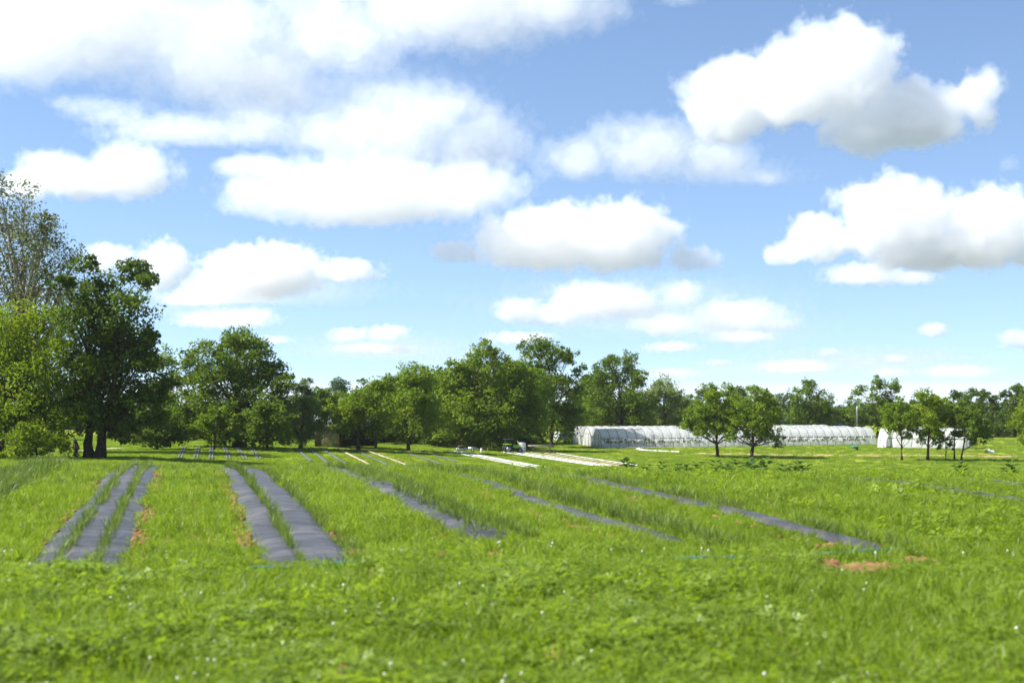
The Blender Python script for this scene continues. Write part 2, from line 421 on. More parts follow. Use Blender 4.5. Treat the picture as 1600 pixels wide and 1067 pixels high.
# ------------------------------------------------------------------ bare soil
SOIL = [(500,835,.10,.18),(640,880,.10,.07),(1160,880,.09,.06),(1250,900,.10,.07),(300,880,.08,.1),(1203,877,.26,.16),(1290,883,.20,.15),(1322,893,.34,.22),(1368,888,.36,.22),(1436,879,.30,.20),(1330,853,.42,.12),(540,1055,.09,.10),
        (868,1030,.10,.07),(552,868,.20,.30),(530,845,.15,.25),(770,872,.20,.12),(690,868,.12,.10),(1275,868,.12,.08),(590,903,.12,.1),(430,893,.12,.1),(225,905,.25,.08)]
soil_xy = []
def soil_patch(p, rx, ry, seed):
    r = np.random.default_rng(seed); n = 17; V = []; Fc = []
    ph = r.uniform(0, 6.28, 4)
    for j in range(n):
        for i in range(n):
            u = -1 + 2*i/(n-1); v = -1 + 2*j/(n-1)
            a = math.atan2(v, u); rr = math.hypot(u, v)
            edge = 0.8 + 0.16*math.sin(3*a+ph[0]) + 0.12*math.sin(5*a+ph[1])
            h = max(0, 1-(rr/edge)**2)
            x, y = p.x+u*rx*1.3, p.y+v*ry*1.3
            V.append((x, y, tz(x, y) - 0.02 + 0.07*h*(0.5+0.7*r.uniform()) + (0.022*r.uniform(-1, 1) if h > 0 else 0)))
    for j in range(n-1):
        for i in range(n-1):
            a = j*n+i; Fc.append((a, a+1, a+n+1, a+n))
    Fc = np.array(Fc)
    return mesh_np('soil', V, Fc.ravel(), np.full(len(Fc), 4), M['soil'], smooth=True)
VV = []; FF = []; base = 0
for i, (px, py, rx, ry) in enumerate(SOIL):
    rx, ry = rx*1.05, ry*1.25
    p = on_ground(px, py); soil_xy.append((p.x, p.y, rx, ry))
    o = soil_patch(p, rx, ry, 100+i)
    me = o.data; v = np.empty(len(me.vertices)*3, np.float32); me.vertices.foreach_get('co', v); VV.append(v.reshape(-1, 3))
    f = np.empty(len(me.loops), np.int32); me.loops.foreach_get('vertex_index', f); FF.append(f+base); base += len(me.vertices)
    bpy.data.objects.remove(o)
# crumbly edges of the beds where the plastic was buried
r_ = np.random.default_rng(5)
clods = MB()
for (o, d0, side, dens, dmax) in ((-0.97, 12.7, 1, .75, 27), (-0.97, 14, -1, .25, 25), (1.16, 12.9, -1, .8, 29), (1.16, 12.9, 1, .12, 20), (3.23, 15.3, -1, .3, 22), (5.02, 14.6, -1, .4, 24), (6.98, 14.5, -1, .15, 22)):
    d = d0
    while d < dmax:
        d += 0.018
        if r_.uniform() > dens*(0.25 + 0.75*(math.sin(d*2.3+o*3) > -0.2)): continue
        p = bed_pt(o + side*(BW/2 + r_.uniform(-.04, .12)), d); s = r_.uniform(.008, .034)
        clods.box((p.x, p.y, tz(p.x, p.y) + 0.035 + s*.25), (s*2.4, s*1.7, s*1.0), rz=r_.uniform(0, 3), ry=r_.uniform(-.4, .4), rx=r_.uniform(-.4, .4), bev=s*.25)
VV.append(np.array(clods.v, np.float32)); cf = np.array([i for f in clods.f for i in f], np.int32) + base
tot = [np.full(sum(len(f) for f in FF)//4, 4, np.int32), np.array([len(f) for f in clods.f], np.int32)]
so = mesh_np('soil', np.concatenate(VV), np.concatenate(FF + [cf]), np.concatenate(tot), M['soil'], smooth=True)
tag(so, 'crumbly orange soil in bare patches and along the bed edges', 'soil', kind='stuff')

# ------------------------------------------------------------------ blue hose across the bed ends
HOSE = [(150,912),(200,909),(270,907),(340,903),(400,897),(450,893),(500,889),(560,887),(640,887),(720,888),(800,886),(900,884),(1000,882),(1100,880),(1200,876),(1300,872),(1370,868),(1440,864)]
hose_pts = [on_ground(*p) for p in HOSE]
hb = MB(); hp = []
for i, p in enumerate(hose_pts):
    hp.append((p.x, p.y, p.z + 0.045 + 0.012*math.sin(i*2.1)))
# smooth the line
fine = []
for a, b in zip(hp[:-1], hp[1:]):
    for k in range(5): t = k/5; fine.append(tuple(a[j]*(1-t)+b[j]*t for j in range(3)))
hb.tube(fine, 0.021, 7)
tag(hb.build('irrigation_hose', M['blue_hose'], smooth=True), 'thin blue irrigation hose lying in the grass across the bed ends', 'hose')

# ------------------------------------------------------------------ tufts and their scattering
def blades(r, n, R, h, w, lean, seg=3, curl=0.35):
    V = []; Fc = []
    for _ in range(n):
        a = r.uniform(0, 6.283); rad = R*math.sqrt(r.uniform()); bx, by = rad*math.cos(a), rad*math.sin(a)
        H = h*r.uniform(.55, 1.15); la = r.uniform(0, 6.283); ln = lean*r.uniform(.2, 1.0)*H
        W = w*r.uniform(.7, 1.3)/2; sa = r.uniform(0, 6.283); sx, sy = math.cos(sa)*W, math.sin(sa)*W
        b = len(V)
        for k in range(seg):
            t = k/seg; off = ln*(t**1.6); z = H*(t - curl*lean*t*t*.5)
            x, y = bx+math.cos(la)*off, by+math.sin(la)*off; q = 1 - .35*t
            V += [(x-sx*q, y-sy*q, z), (x+sx*q, y+sy*q, z)]
        V.append((bx+math.cos(la)*ln*1.12, by+math.sin(la)*ln*1.12, H*(1 - curl*lean*.6)))
        for k in range(seg-1):
            i = b+2*k; Fc.append((i, i+1, i+3, i+2))
        i = b+2*(seg-1); Fc.append((i, i+1, i+2))
    return V, Fc
def clover(r, n, R, h, s):
    V = []; Fc = []
    for _ in range(n):
        a = r.uniform(0, 6.283); rad = R*math.sqrt(r.uniform()); c = Vector((rad*math.cos(a), rad*math.sin(a), h*r.uniform(.5, 1.1)))
        nrm = Vector((r.uniform(-.5, .5), r.uniform(-.5, .5), 1)).normalized(); t = nrm.orthogonal().normalized()
        rot0 = r.uniform(0, 6.28)
        for k in range(3):
            u = Matrix.Rotation(rot0 + k*2.094, 3, nrm) @ t; v = nrm.cross(u); S = s*r.uniform(.8, 1.2)
            b = len(V)
            V += [tuple(c), tuple(c+u*S*.6+v*S*.42-nrm*S*.08), tuple(c+u*S-nrm*S*.05), tuple(c+u*S*.6-v*S*.42-nrm*S*.08)]
            Fc.append((b, b+1, b+2, b+3))
    return V, Fc
def broad(r, n, R, h, s):
    """rosette of broad leaves on short stalks"""
    V = []; Fc = []
    for k in range(n):
        a = k*2.4 + r.uniform(-.3, .3); rr = R*r.uniform(.35, 1.0); z = h*r.uniform(.35, 1.0)
        u = Vector((math.cos(a), math.sin(a), r.uniform(.1, .7))).normalized(); v = Vector((-math.sin(a), math.cos(a), 0)); S = s*r.uniform(.7, 1.2)
        c = Vector((math.cos(a)*rr*.5, math.sin(a)*rr*.5, z)); n_ = u.cross(v)
        b = len(V)
        V += [tuple(c), tuple(c+u*S*.35+v*S*.38+n_*S*.1), tuple(c+u*S*.8+v*S*.26), tuple(c+u*S*1.05-n_*S*.12), tuple(c+u*S*.8-v*S*.26), tuple(c+u*S*.35-v*S*.38+n_*S*.1)]
        Fc += [(b, b+1, b+2, b+3), (b, b+3, b+4, b+5)]
    return V, Fc
def flower(r):
    m = MB(); V = []; 
    m.tube([(0, 0, 0), (.006, .004, .09), (.01, .0, .15)], .0022, 4)
    c = Vector((.01, 0, .158)); R = .013
    for k in range(3):
        z0, z1 = -R+2*R*k/3, -R+2*R*(k+1)/3
    rings = []
    for k, (zz, rr) in enumerate(((-.9, .5), (-.2, 1.0), (.5, .9), (.95, .4))):
        rings.append([(c.x+math.cos(i*1.047)*R*rr, c.y+math.sin(i*1.047)*R*rr, c.z+zz*R) for i in range(6)])
    vs_ = [v for q in rings for v in q]; fs = [(k*6+i, k*6+(i+1) % 6, k*6+6+(i+1) % 6, k*6+6+i) for k in range(3) for i in range(6)] + [tuple(range(18, 24))]
    m.add(vs_, fs); return m.v, m.f

def tuft_set(name, makers, mat):
    """unlinked source meshes that a scatter draws"""
    c = bpy.data.collections.new(name)
    for i, (V, Fc) in enumerate(makers):
        o = mesh_np(f'{name}_{i}', V, [k for f in Fc for k in f], [len(f) for f in Fc], mat)
        col.objects.unlink(o); c.objects.link(o)
    return c

def scatter(name, pts, rot, sc, pick, tufts, label, cat, kind='stuff', group=None):
    me = bpy.data.meshes.new(name); n = len(pts)
    me.vertices.add(n); me.vertices.foreach_set('co', np.asarray(pts, np.float32).ravel())
    at = me.attributes.new('rot', 'FLOAT_VECTOR', 'POINT'); at.data.foreach_set('vector', np.asarray(rot, np.float32).ravel())
    at = me.attributes.new('sc', 'FLOAT_VECTOR', 'POINT'); at.data.foreach_set('vector', np.asarray(sc, np.float32).ravel())
    at = me.attributes.new('pick', 'INT', 'POINT'); at.data.foreach_set('value', np.asarray(pick, np.int32))
    o = bpy.data.objects.new(name, me); col.objects.link(o)
    g = bpy.data.node_groups.new(name, 'GeometryNodeTree')
    g.interface.new_socket('Geometry', in_out='INPUT', socket_type='NodeSocketGeometry')
    g.interface.new_socket('Geometry', in_out='OUTPUT', socket_type='NodeSocketGeometry')
    N, L = g.nodes, g.links
    gi = N.new('NodeGroupInput'); go = N.new('NodeGroupOutput')
    ci = N.new('GeometryNodeCollectionInfo'); ci.inputs['Collection'].default_value = tufts
    ci.inputs['Separate Children'].default_value = True; ci.inputs['Reset Children'].default_value = True
    ip = N.new('GeometryNodeInstanceOnPoints'); ip.inputs['Pick Instance'].default_value = True
    def attr(nm, t):
        a = N.new('GeometryNodeInputNamedAttribute'); a.data_type = t; a.inputs['Name'].default_value = nm; return a.outputs[0]
    L.new(gi.outputs[0], ip.inputs['Points']); L.new(ci.outputs[0], ip.inputs['Instance'])
    L.new(attr('pick', 'INT'), ip.inputs['Instance Index'])
    e = N.new('FunctionNodeEulerToRotation'); L.new(attr('rot', 'FLOAT_VECTOR'), e.inputs[0]); L.new(e.outputs[0], ip.inputs['Rotation'])
    L.new(attr('sc', 'FLOAT_VECTOR'), ip.inputs['Scale'])
    L.new(ip.outputs[0], go.inputs[0])
    o.modifiers.new('scatter', 'NODES').node_group = g
    tag(o, label, cat, group, kind)
    return o

R0 = np.random.default_rng(11)
T_fine = tuft_set('fine_tuft', [blades(R0, 34, .11, h, .0075, ln) for h, ln in ((.13, .7), (.16, .9), (.11, .8), (.19, .75), (.14, 1.1))], M['grass'])
T_coarse = tuft_set('coarse_tuft', [blades(R0, 16, .10, h, .013, ln) for h, ln in ((.22, .6), (.30, .8), (.26, 1.0), (.36, .7))], M['coarse'])
T_clover = tuft_set('clover_tuft', [clover(R0, 34, .13, h, .0155) for h in (.08, .11, .065)], M['clover'])
T_flower = tuft_set('flower_head', [flower(R0)], M['white_flower'])
T_onion = tuft_set('onion_plant', [blades(R0, 10, .03, h, .0085, ln, seg=3, curl=.25) for h, ln in ((.22, .5), (.27, .6), (.19, .7), (.25, .45))], M['onion'])
T_straw = tuft_set('straw_tuft', [blades(R0, 5, .08, h, .006, .8) for h in (.2, .26, .16)], M['dry'])
T_far = tuft_set('meadow_tuft', [blades(R0, 90, .75, h, .05, .7, seg=2) for h in (.12, .16, .14)], M['grass'])
T_weed = tuft_set('weed_tuft', [broad(R0, 16, .12, .24, .085), broad(R0, 12, .10, .18, .07), broad(R0, 18, .13, .30, .08)], M['coarse'])

def vnoise(x, y, s, seed=0):
    """cheap smooth value noise for patchy density"""
    r = np.random.default_rng(seed); tab = r.uniform(0, 1, (64, 64))
    u, v = x/s, y/s; i, j = np.floor(u).astype(int), np.floor(v).astype(int); a, b = u-i, v-j
    a = a*a*(3-2*a); b = b*b*(3-2*b); g = lambda p, q: tab[p % 64, q % 64]
    return (g(i, j)*(1-a)+g(i+1, j)*a)*(1-b) + (g(i, j+1)*(1-a)+g(i+1, j+1)*a)*b

def near_points(n_per_m2, y0, y1, seed, margin=1.6):
    r = np.random.default_rng(seed)
    W = .37*y1 + margin; n = int(n_per_m2*2*W*(y1-y0))
    x = r.uniform(-W, W, n); y = r.uniform(y0, y1, n)
    k = np.abs(x) < .37*y + margin; return x[k], y[k], r
def off_beds(x, y, r, soft=.05):
    """mask of ground that is not plastic or bare soil"""
    o = x*BN.x + y*BN.y; ok = np.ones(len(x), bool)
    for (c, d0, _) in BEDS:
        half = BED_W(c)/2 - .02 + r.normal(0, soft, len(x))
        if c > 3: half = half - .02 + r.normal(0, .10, len(x))
        ok &= ~((np.abs(o-c) < half) & (y > d0 + r.normal(0, .07, len(x))))
    for (sx, sy, rx, ry) in soil_xy:
        q = ((x-sx)/(rx*1.0))**2 + ((y-sy)/(ry*1.15))**2; ok &= ~(q < r.uniform(.50, 1.25, len(x)))
        q = ((x-sx)/(rx*1.1))**2 + ((y-sy+.28)/(ry+.30))**2; ok &= ~((q < 1) & (r.uniform(size=len(x)) < .62))
    hx = np.array([p.x for p in hose_pts]); hy = np.array([p.y for p in hose_pts])
    dy = np.interp(x, hx, hy) - y; near_h = (dy > -.04) & (dy < .22) & (x > hx[0]) & (x < hx[-1])
    ok &= ~(near_h & (vnoise(x, y*0, .55, 71) > np.where(x < -1.2, .52, .80)) & (r.uniform(size=len(x)) < .8))
    return ok
def place(x, y, r, smin, smax, ntuft, tilt=.15, grow=None):
    n = len(x); P = np.stack([x, y, terrain(x, y) - .005], -1)
    rot = np.stack([r.normal(0, tilt, n), r.normal(0, tilt, n), r.uniform(0, 6.283, n)], -1)
    s = r.uniform(smin, smax, n)
    if grow is not None: s = s*grow
    return P, rot, np.stack([s*r.uniform(.9, 1.15, n), s*r.uniform(.9, 1.15, n), s], -1), r.integers(0, ntuft, n)

def grow_field():
    # lawn-like rye between the beds
    x, y, r = near_points(95, 11.0, 37, 1); o = x*BN.x + y*BN.y
    k = off_beds(x, y, r) & (r.uniform(size=len(x)) < np.where(y > 25, .62, 1.0)*sstep(10.5, 13.5, y + r.normal(0, .4, len(y))))
    k &= r.uniform(size=len(x)) < np.where(o > 8.2, .55, 1.0)
    x, y = x[k], y[k]; g = .62 + .42*vnoise(x, y, 1.7, 3)
    scatter('grass', *place(x, y, r, .75, 1.25, 5, grow=g), T_fine, 'short bright green grass between the plastic beds', 'grass')
    # clover and broader blades in the foreground
    x, y, r = near_points(150, 6.2, 15.2, 2)
    k = off_beds(x, y, r) & (r.uniform(size=len(x)) < 1 - sstep(11.4, 14.6, y)); x, y = x[k], y[k]
    p = vnoise(x, y, .8, 5) + r.uniform(-.25, .25, len(x)); q = p > .50
    scatter('clover', *place(x[q], y[q], r, .8, 1.5, 3, .25, grow=.8+.6*vnoise(x[q], y[q], .6, 8)), T_clover, 'low clover leaves covering the foreground', 'clover')
    q2 = (p < .74) & (r.uniform(size=len(x)) < .85)
    scatter('grass', *place(x[q2], y[q2], r, .40, .80, 4, grow=.6+.6*vnoise(x[q2], y[q2], .7, 9)), T_coarse, 'broad bladed grass mixed through the foreground clover', 'grass')
    q3 = r.uniform(size=len(x)) < .75
    scatter('grass', *place(x[q3], y[q3], r, .7, 1.1, 5), T_fine, 'fine grass mixed through the foreground clover', 'grass')
    # white clover heads
    x, y, r = near_points(5.5, 6.2, 14.2, 3); k = off_beds(x, y, r) & (vnoise(x, y, 1.3, 12) > .35); x, y = x[k], y[k]
    scatter('clover_flowers', *place(x, y, r, .55, .85, 1, .2), T_flower, 'small white clover flowers dotted over the foreground', 'flowers')
    x, y, r = near_points(9, 6.2, 34, 33); k = off_beds(x, y, r) & (vnoise(x, y, 1.6, 19) > .45); x, y = x[k], y[k]
    scatter('straw', *place(x, y, r, .5, 1.0, 3, .35), T_straw, 'dry straw coloured blades scattered through the green grass', 'straw')
    # rank weeds on the right and along the crest
    x, y, r = near_points(60, 13.0, 38, 4); o = x*BN.x + y*BN.y
    d = np.where(o > 8.0, .55, 0) + .35*(y > 26)*sstep(0, 6, o) + .10*(vnoise(x, y, 1.1, 14) > .62)*(y > 13.5)
    k = off_beds(x, y, r) & (r.uniform(size=len(x)) < d); x, y = x[k], y[k]
    scatter('weeds', *place(x, y, r, .42, .80, 4, .25, grow=.6+.6*vnoise(x, y, 1.4, 15)), T_coarse, 'rough taller grass on the right side of the field and its crest', 'weeds')
    x, y, r = near_points(40, 13.0, 36, 5); o = x*BN.x + y*BN.y
    k = off_beds(x, y, r) & (o > 7.8) & (r.uniform(size=len(x)) < .45*(vnoise(x, y, 1.0, 17) > .40)); x, y = x[k], y[k]
    scatter('weeds', *place(x, y, r, .4, .8, 3, .25), T_weed, 'broad leaved weeds over the right side of the field', 'weeds')
    # onion rows through the plastic: bed offset, sideways, thickness, label
    rows = [(-.97, -.17, .05, 1.0, 'left onion row in the leftmost big plastic bed'), (-.97, .17, .05, 1.0, 'right onion row in the leftmost big plastic bed'),
            (1.16, -.10, .055, 1.0, 'onion row down the middle of the second big plastic bed'), (1.16, .47, .09, .9, 'onion row along the right edge of the second big plastic bed'),
            (3.23, .03, .10, 1.0, 'onion row through the middle plastic bed'), (3.23, .38, .14, .8, 'onion row right of the middle plastic bed'),
            (5.02, .33, .13, 1.0, 'dense bluish onion row beside the narrow dark plastic bed'), (5.02, .58, .14, 1.0, 'bluish onion row right of the narrow dark plastic bed'),
            (6.98, .22, .16, .85, 'sparse crop row through the rightmost dark plastic bed'), (-3.05, -.1, .3, 1.1, 'tall blue-green onion row at the left edge of the field'), (-3.05, .3, .2, 1.1, 'onion row on the right half of the bed at the left edge')]
    for k, (c, off, wid, s, lab) in enumerate(rows):
        d0 = [b[1] for b in BEDS if b[0] == c][0] + .15
        r = np.random.default_rng(60+k); n = int((38-d0)*(30 if wid > .1 else 15)); d = r.uniform(d0, 38, n)
        gap = vnoise(d, d*0 + k, .8, 40+k) > (.34 if c == 6.98 else .12); d = d[gap]
        x = (c + off + r.normal(0, wid*.55, len(d)) - d*BN.y)/BN.x
        P, rot, sc, pk = place(x, d, r, .55*s, .95*s, 4, .18); P[:, 2] += .05*(abs(off) < .4)
        scatter('onion_row', P, rot, sc, pk, T_onion, lab, 'onions', group='onion rows')
    # crest and the far left, where onions and rye run together
    x, y, r = near_points(26, 23, 40, 6); o = x*BN.x + y*BN.y
    k = off_beds(x, y, r) & (r.uniform(size=len(x)) < np.where(o < 6.5, .75, .2)); x, y = x[k], y[k]
    scatter('grass', *place(x, y, r, .45, .85, 4, .2), T_onion, 'blue-green tall grass along the crest of the near field', 'grass')
    # meadow of the lower field
    r = np.random.default_rng(77); n = 30000
    y = 128 + 165*r.uniform(size=n)**1.25; x = r.uniform(-.40, .42, n)*y
    scatter('grass', *place(x, y, r, .7, 1.2, 3, .05), T_far, 'mown meadow grass of the lower field', 'grass')
grow_field()

# dark leafy plants that stand up on the crest
mats_b = M['broad']
crest = [(1062,733),(1075,735),(1090,732),(1118,734),(1132,731),(1150,735),(1168,732),(1180,736),(1196,731),(1222,733),(1231,730),(1240,732),(1250,729),(1258,733),(1500,742),(1580,745),(980,737),(1010,736),(1035,735)]
src = [broad(np.random.default_rng(200+i), 15, .13, .30, .12) for i in range(3)]
meshes = []
for i, (px, py) in enumerate(crest):
    d = 28.5 + (i*37 % 11)*.18; p = at_depth(px, py, d); z = tz(p.x, p.y)
    e = mesh_np('leafy_plant', src[i % 3][0], [k for f in src[i % 3][1] for k in f], [len(f) for f in src[i % 3][1]], mats_b) if i < 3 else bpy.data.objects.new('leafy_plant', meshes[i % 3])
    if i < 3: meshes.append(e.data)
    else: col.objects.link(e)
    e.location = (p.x, p.y, z); s = .8 + (i*53 % 17)/28; e.scale = (s, s, s*1.05); e.rotation_euler = (0, 0, i*1.7)
    tag(e, 'dark green leafy plant standing up from the grass on the crest at right', 'plant', 'leafy plants on the crest')

# ------------------------------------------------------------------ trees
def make_leaves(centres, radii, leaf, dens, r, shell=.80, clump=.36, nsub=16, flat=1.0):
    C = []
    for c, R in zip(centres, radii):
        k = max(6, int(nsub*min(2.2, max(.5, R/2.4)**1.3)))
        v = r.normal(size=(k, 3)); v /= np.linalg.norm(v, axis=1)[:, None]
        rad = R*shell*r.uniform(.35, 1.10, (k, 1))
        sub = c + v*rad*np.array([1, 1, .92])
        sr = R*clump*r.uniform(.65, 1.3, k)
        n = max(10, int(dens*4*math.pi*R*R/(leaf*leaf*.62)/k))
        for s, q in zip(sub, sr):
            g = r.normal(size=(n, 3)); g /= np.linalg.norm(g, axis=1)[:, None]
            C.append(s + g*(q*r.uniform(.35, 1.12, (n, 1)))*np.array([1, 1, .72*flat]))
    C = np.concatenate(C); n = len(C)
    nrm = r.normal(size=(n, 3)) + np.array([0, 0, .9]); nrm /= np.linalg.norm(nrm, axis=1)[:, None]
    a = np.cross(nrm, r.normal(size=(n, 3))); a /= np.linalg.norm(a, axis=1)[:, None]; b = np.cross(nrm, a)
    l = leaf*r.uniform(.65, 1.25, (n, 1)); w = l*r.uniform(.55, .75, (n, 1))
    V = np.stack([C - a*l*.5, C + b*w*.5 + nrm*l*.12, C + a*l*.55 - nrm*l*.10, C - b*w*.5 + nrm*l*.12], 1).reshape(-1, 3)
    return V, n

RK = 1.32
def tree(name, label, px, d, lobes, leaf_mat, leaf=.40, dens=.9, trunk_px=7, bark='bark', seed=0, stems=1, depth=.6, twigs=0, group=None, zbase=None, rk=None, fill=True, flat=1.0, clump=.36, cat='tree'):
    r = np.random.default_rng(seed+900); RK = rk or 1.32
    root = stand(px, d)
    k = d/F
    top = []; rad = []
    xs = [l[0] for l in lobes]; half = (max(xs)-min(xs))/2*k + 1.0
    for (lx, ly, lr) in lobes:
        off = r.uniform(-1, 1)*half*depth*.8
        p = at_depth(lx, ly + lr*.22, d)
        top.append((p.x-root.x, off, p.z-root.z)); rad.append(lr*k*RK)
    if fill:   # the side away from and towards the camera carries leaves too
        for (lx, ly, lr) in lobes[::2]:
            p = at_depth(lx + r.uniform(-.3, .3)*lr, ly + r.uniform(0, .6)*lr, d)
            top.append((p.x-root.x, (half*depth)*(1 if r.uniform() < .5 else -1)*r.uniform(.5, 1), p.z-root.z)); rad.append(lr*k*.85*RK)
    top = np.array(top); rad = np.array(rad)
    e = empty(name, root); tag(e, label, cat, group)
    V, n = make_leaves(top, rad, leaf*1.12, dens*1.15, r, flat=flat, clump=clump)
    V[:, 2] = np.maximum(V[:, 2], .15)
    idx = np.arange(n*4, dtype=np.int32)
    mesh_np('crown', V, idx, np.full(n, 4), leaf_mat, e)
    # trunk and limbs
    R0_ = trunk_px*k/2; cz = float(np.average(top[:, 2], weights=rad)); cx = float(np.average(top[:, 0], weights=rad))
    zmin = float((top[:, 2]-rad).min())
    br = MB()
    for s in range(stems):
        sx = (s-(stems-1)/2)*R0_*1.5; lean = (s-(stems-1)/2)*.9
        H = cz + rad.mean()*.6
        pts = []; rr = []
        for i in range(8):
            t = i/7
            pts.append((sx + (cx*.7+lean*R0_*4)*t**1.5 + r.normal(0, R0_*.18)*(t > 0), r.normal(0, R0_*.18)*(t > 0), -0.25 + (H+.25)*t))
            rr.append(R0_*(1.45 if i == 0 else 1.0)*(1-.80*t)/(stems**.35))
        m = MB().tube(pts, rr, 9)
        m.build('trunk', M[bark], e, smooth=True)
        order_ = range(s, len(top), stems)
        for j in order_:
            c = top[j]; t0 = min(.9, max(.28, (c[2]-.25*H)/(H)*r.uniform(.55, .8)))
            i0 = min(6, int(t0*7)); b0 = Vector(pts[i0]).lerp(Vector(pts[i0+1]), t0*7-i0)
            tip = Vector(c); mid = b0.lerp(tip, .5) + Vector((r.normal(0, .2)*rad[j], r.normal(0, .2)*rad[j], -.12*rad[j]))
            rb = max(.03, R0_*.42*(1-.55*t0))
            br.tube([b0, b0.lerp(mid, .5)+Vector((0, 0, .03*rad[j])), mid, mid.lerp(tip, .55)+Vector((0, 0, .06*rad[j])), tip], [rb, rb*.8, rb*.62, rb*.42, rb*.15], 5)
            for q in range(3 + twigs):
                g = Vector(r.normal(size=3)); g.z = abs(g.z)*.8 + .1; g.normalize()
                s0 = mid.lerp(tip, r.uniform(.1, 1)); e1 = s0 + g*rad[j]*r.uniform(.6, 1.05 if not twigs else 1.35)
                mm = s0.lerp(e1, .5) + Vector(r.normal(0, .10*rad[j], 3))
                br.tube([s0, mm, e1], [rb*.32, rb*.2, rb*.06], 4, cap=False)
                if twigs:
                    for w in range(3):
                        g2 = (g + Vector(r.normal(0, .7, 3))).normalized(); s1 = mm.lerp(e1, r.uniform(0, 1)); br.tube([s1, s1+g2*rad[j]*r.uniform(.25, .55)], [rb*.12, rb*.04], 3, cap=False)
    br.build('branches', M[bark], e, smooth=True)
    return e

def lobes_auto(px, top, bot, hw, n, seed):
    r = random.Random(seed); out = [(px + r.uniform(-.2, .2)*hw, top + hw*.34, hw*.36)]
    for i in range(n):
        t = (i+.5)/n; y = top + hw*.3 + (bot-top-hw*.55)*t
        w = hw*(.55 + .45*math.sin(min(1, t*1.5+.15)*math.pi/2)) if t < .8 else hw*.85
        out.append((px + (1 if i % 2 else -1)*r.uniform(.15, .68)*w, y, hw*r.uniform(.34, .46)))
    return out

OAK, DARK, MAP, WAL, WIL, FAR, BLU, SPA = (M[k] for k in ('oak_leaf','dark_leaf','maple_leaf','walnut_leaf','willow_leaf','far_leaf','blue_leaf','sparse_leaf'))
# --- left group
tree('sycamore_tree', 'tall thin-leaved tree with bare pale twigs at the top left', 25, 172,
     [(-25,330,40),(22,345,45),(60,370,42),(-20,400,60),(35,420,58),(92,415,42),(110,455,40),(60,480,60),(0,490,60),(110,520,40),(50,560,60),(115,390,22),(90,350,22),(40,300,26),(5,290,24)], SPA, .30, .20, 22, 'pale_bark', 1, twigs=5)
tree('maple_tree', 'bright yellow-green tree at the left edge in front', 2, 149,
     [(20,500,36),(72,500,36),(-30,520,50),(35,545,46),(92,545,34),(-5,590,55),(60,590,46),(108,590,30),(25,640,46),(85,640,38),(-40,640,50),(118,640,26)], MAP, .33, .52, 17, 'bark', 2)
tree('shrub', 'bright green bush at the foot of the left edge tree', 58, 143, [(40,680,24),(70,672,24),(88,690,20),(50,697,20),(25,700,18)], MAP, .28, .6, 4, 'bark', 3, cat='shrub')
tree('oak_tree', 'big dark tree with a forked trunk at left', 148, 150,
     [(135,408,18),(165,430,30),(206,415,26),(228,440,22),(150,465,40),(205,475,42),(240,515,18),(125,500,36),(190,530,50),(232,560,24),(140,570,48),(205,595,48),(110,610,36),(165,628,42),(222,630,36),(252,600,22),(110,440,18),(118,650,26),(185,655,28),(160,500,36),(215,540,34),(120,560,34),(245,650,22)], DARK, .36, .80, 21, 'bark', 4, stems=2, rk=1.22)
tree('ash_tree', 'lighter green tree peeping out right of the big dark tree', 262, 200, [(258,560,22),(272,590,22),(262,625,26),(280,640,20),(250,600,20)], WAL, .36, .6, 6, 'bark', 5)
tree('oak_tree', 'dense dark young tree just right of the big dark tree', 245, 185, [(232,640,26),(262,650,24),(248,668,26),(280,672,18),(222,676,18)], DARK, .34, .8, 6, 'bark', 6)
tree('oak_tree', 'large round-crowned dark green tree left of centre', 372, 198,
     [(370,528,26),(335,540,25),(398,540,24),(305,562,22),(345,572,36),(300,598,24),(385,580,36),(422,578,25),(443,598,18),(325,620,40),(385,630,42),(430,625,28),(300,640,24),(455,592,14),(350,665,34)], OAK, .38, .85, 17, 'bark', 7)
tree('maple_tree', 'small bright tree under the left side of the round-crowned tree', 335, 188, [(335,640,18),(318,655,17),(352,656,18),(330,672,18),(308,672,14),(358,676,13)], WAL, .32, .75, 4, 'bark', 8)
tree('linden_tree', 'small dark tree under the right side of the round-crowned tree', 417, 190, [(415,630,22),(398,652,22),(436,652,22),(415,672,24),(392,678,15),(444,678,15)], OAK, .34, .85, 5, 'bark', 9)
tree('willow_tree', 'pale grey-green feathery tree in front of the barn end', 470, 204, [(476,598,15),(470,618,20),(490,625,18),(456,640,18),(478,648,24),(500,650,15),(465,672,20),(490,674,18),(450,668,12)], WIL, .24, .75, 6, 'bark', 10)
tree('cedar_tree', 'small bluish far tree rising above the gap by the barn', 530, 320, [(531,600,13),(522,612,12),(540,612,11),(529,630,15),(518,640,14),(543,638,13)], BLU, .40, .8, 4, 'bark', 11)
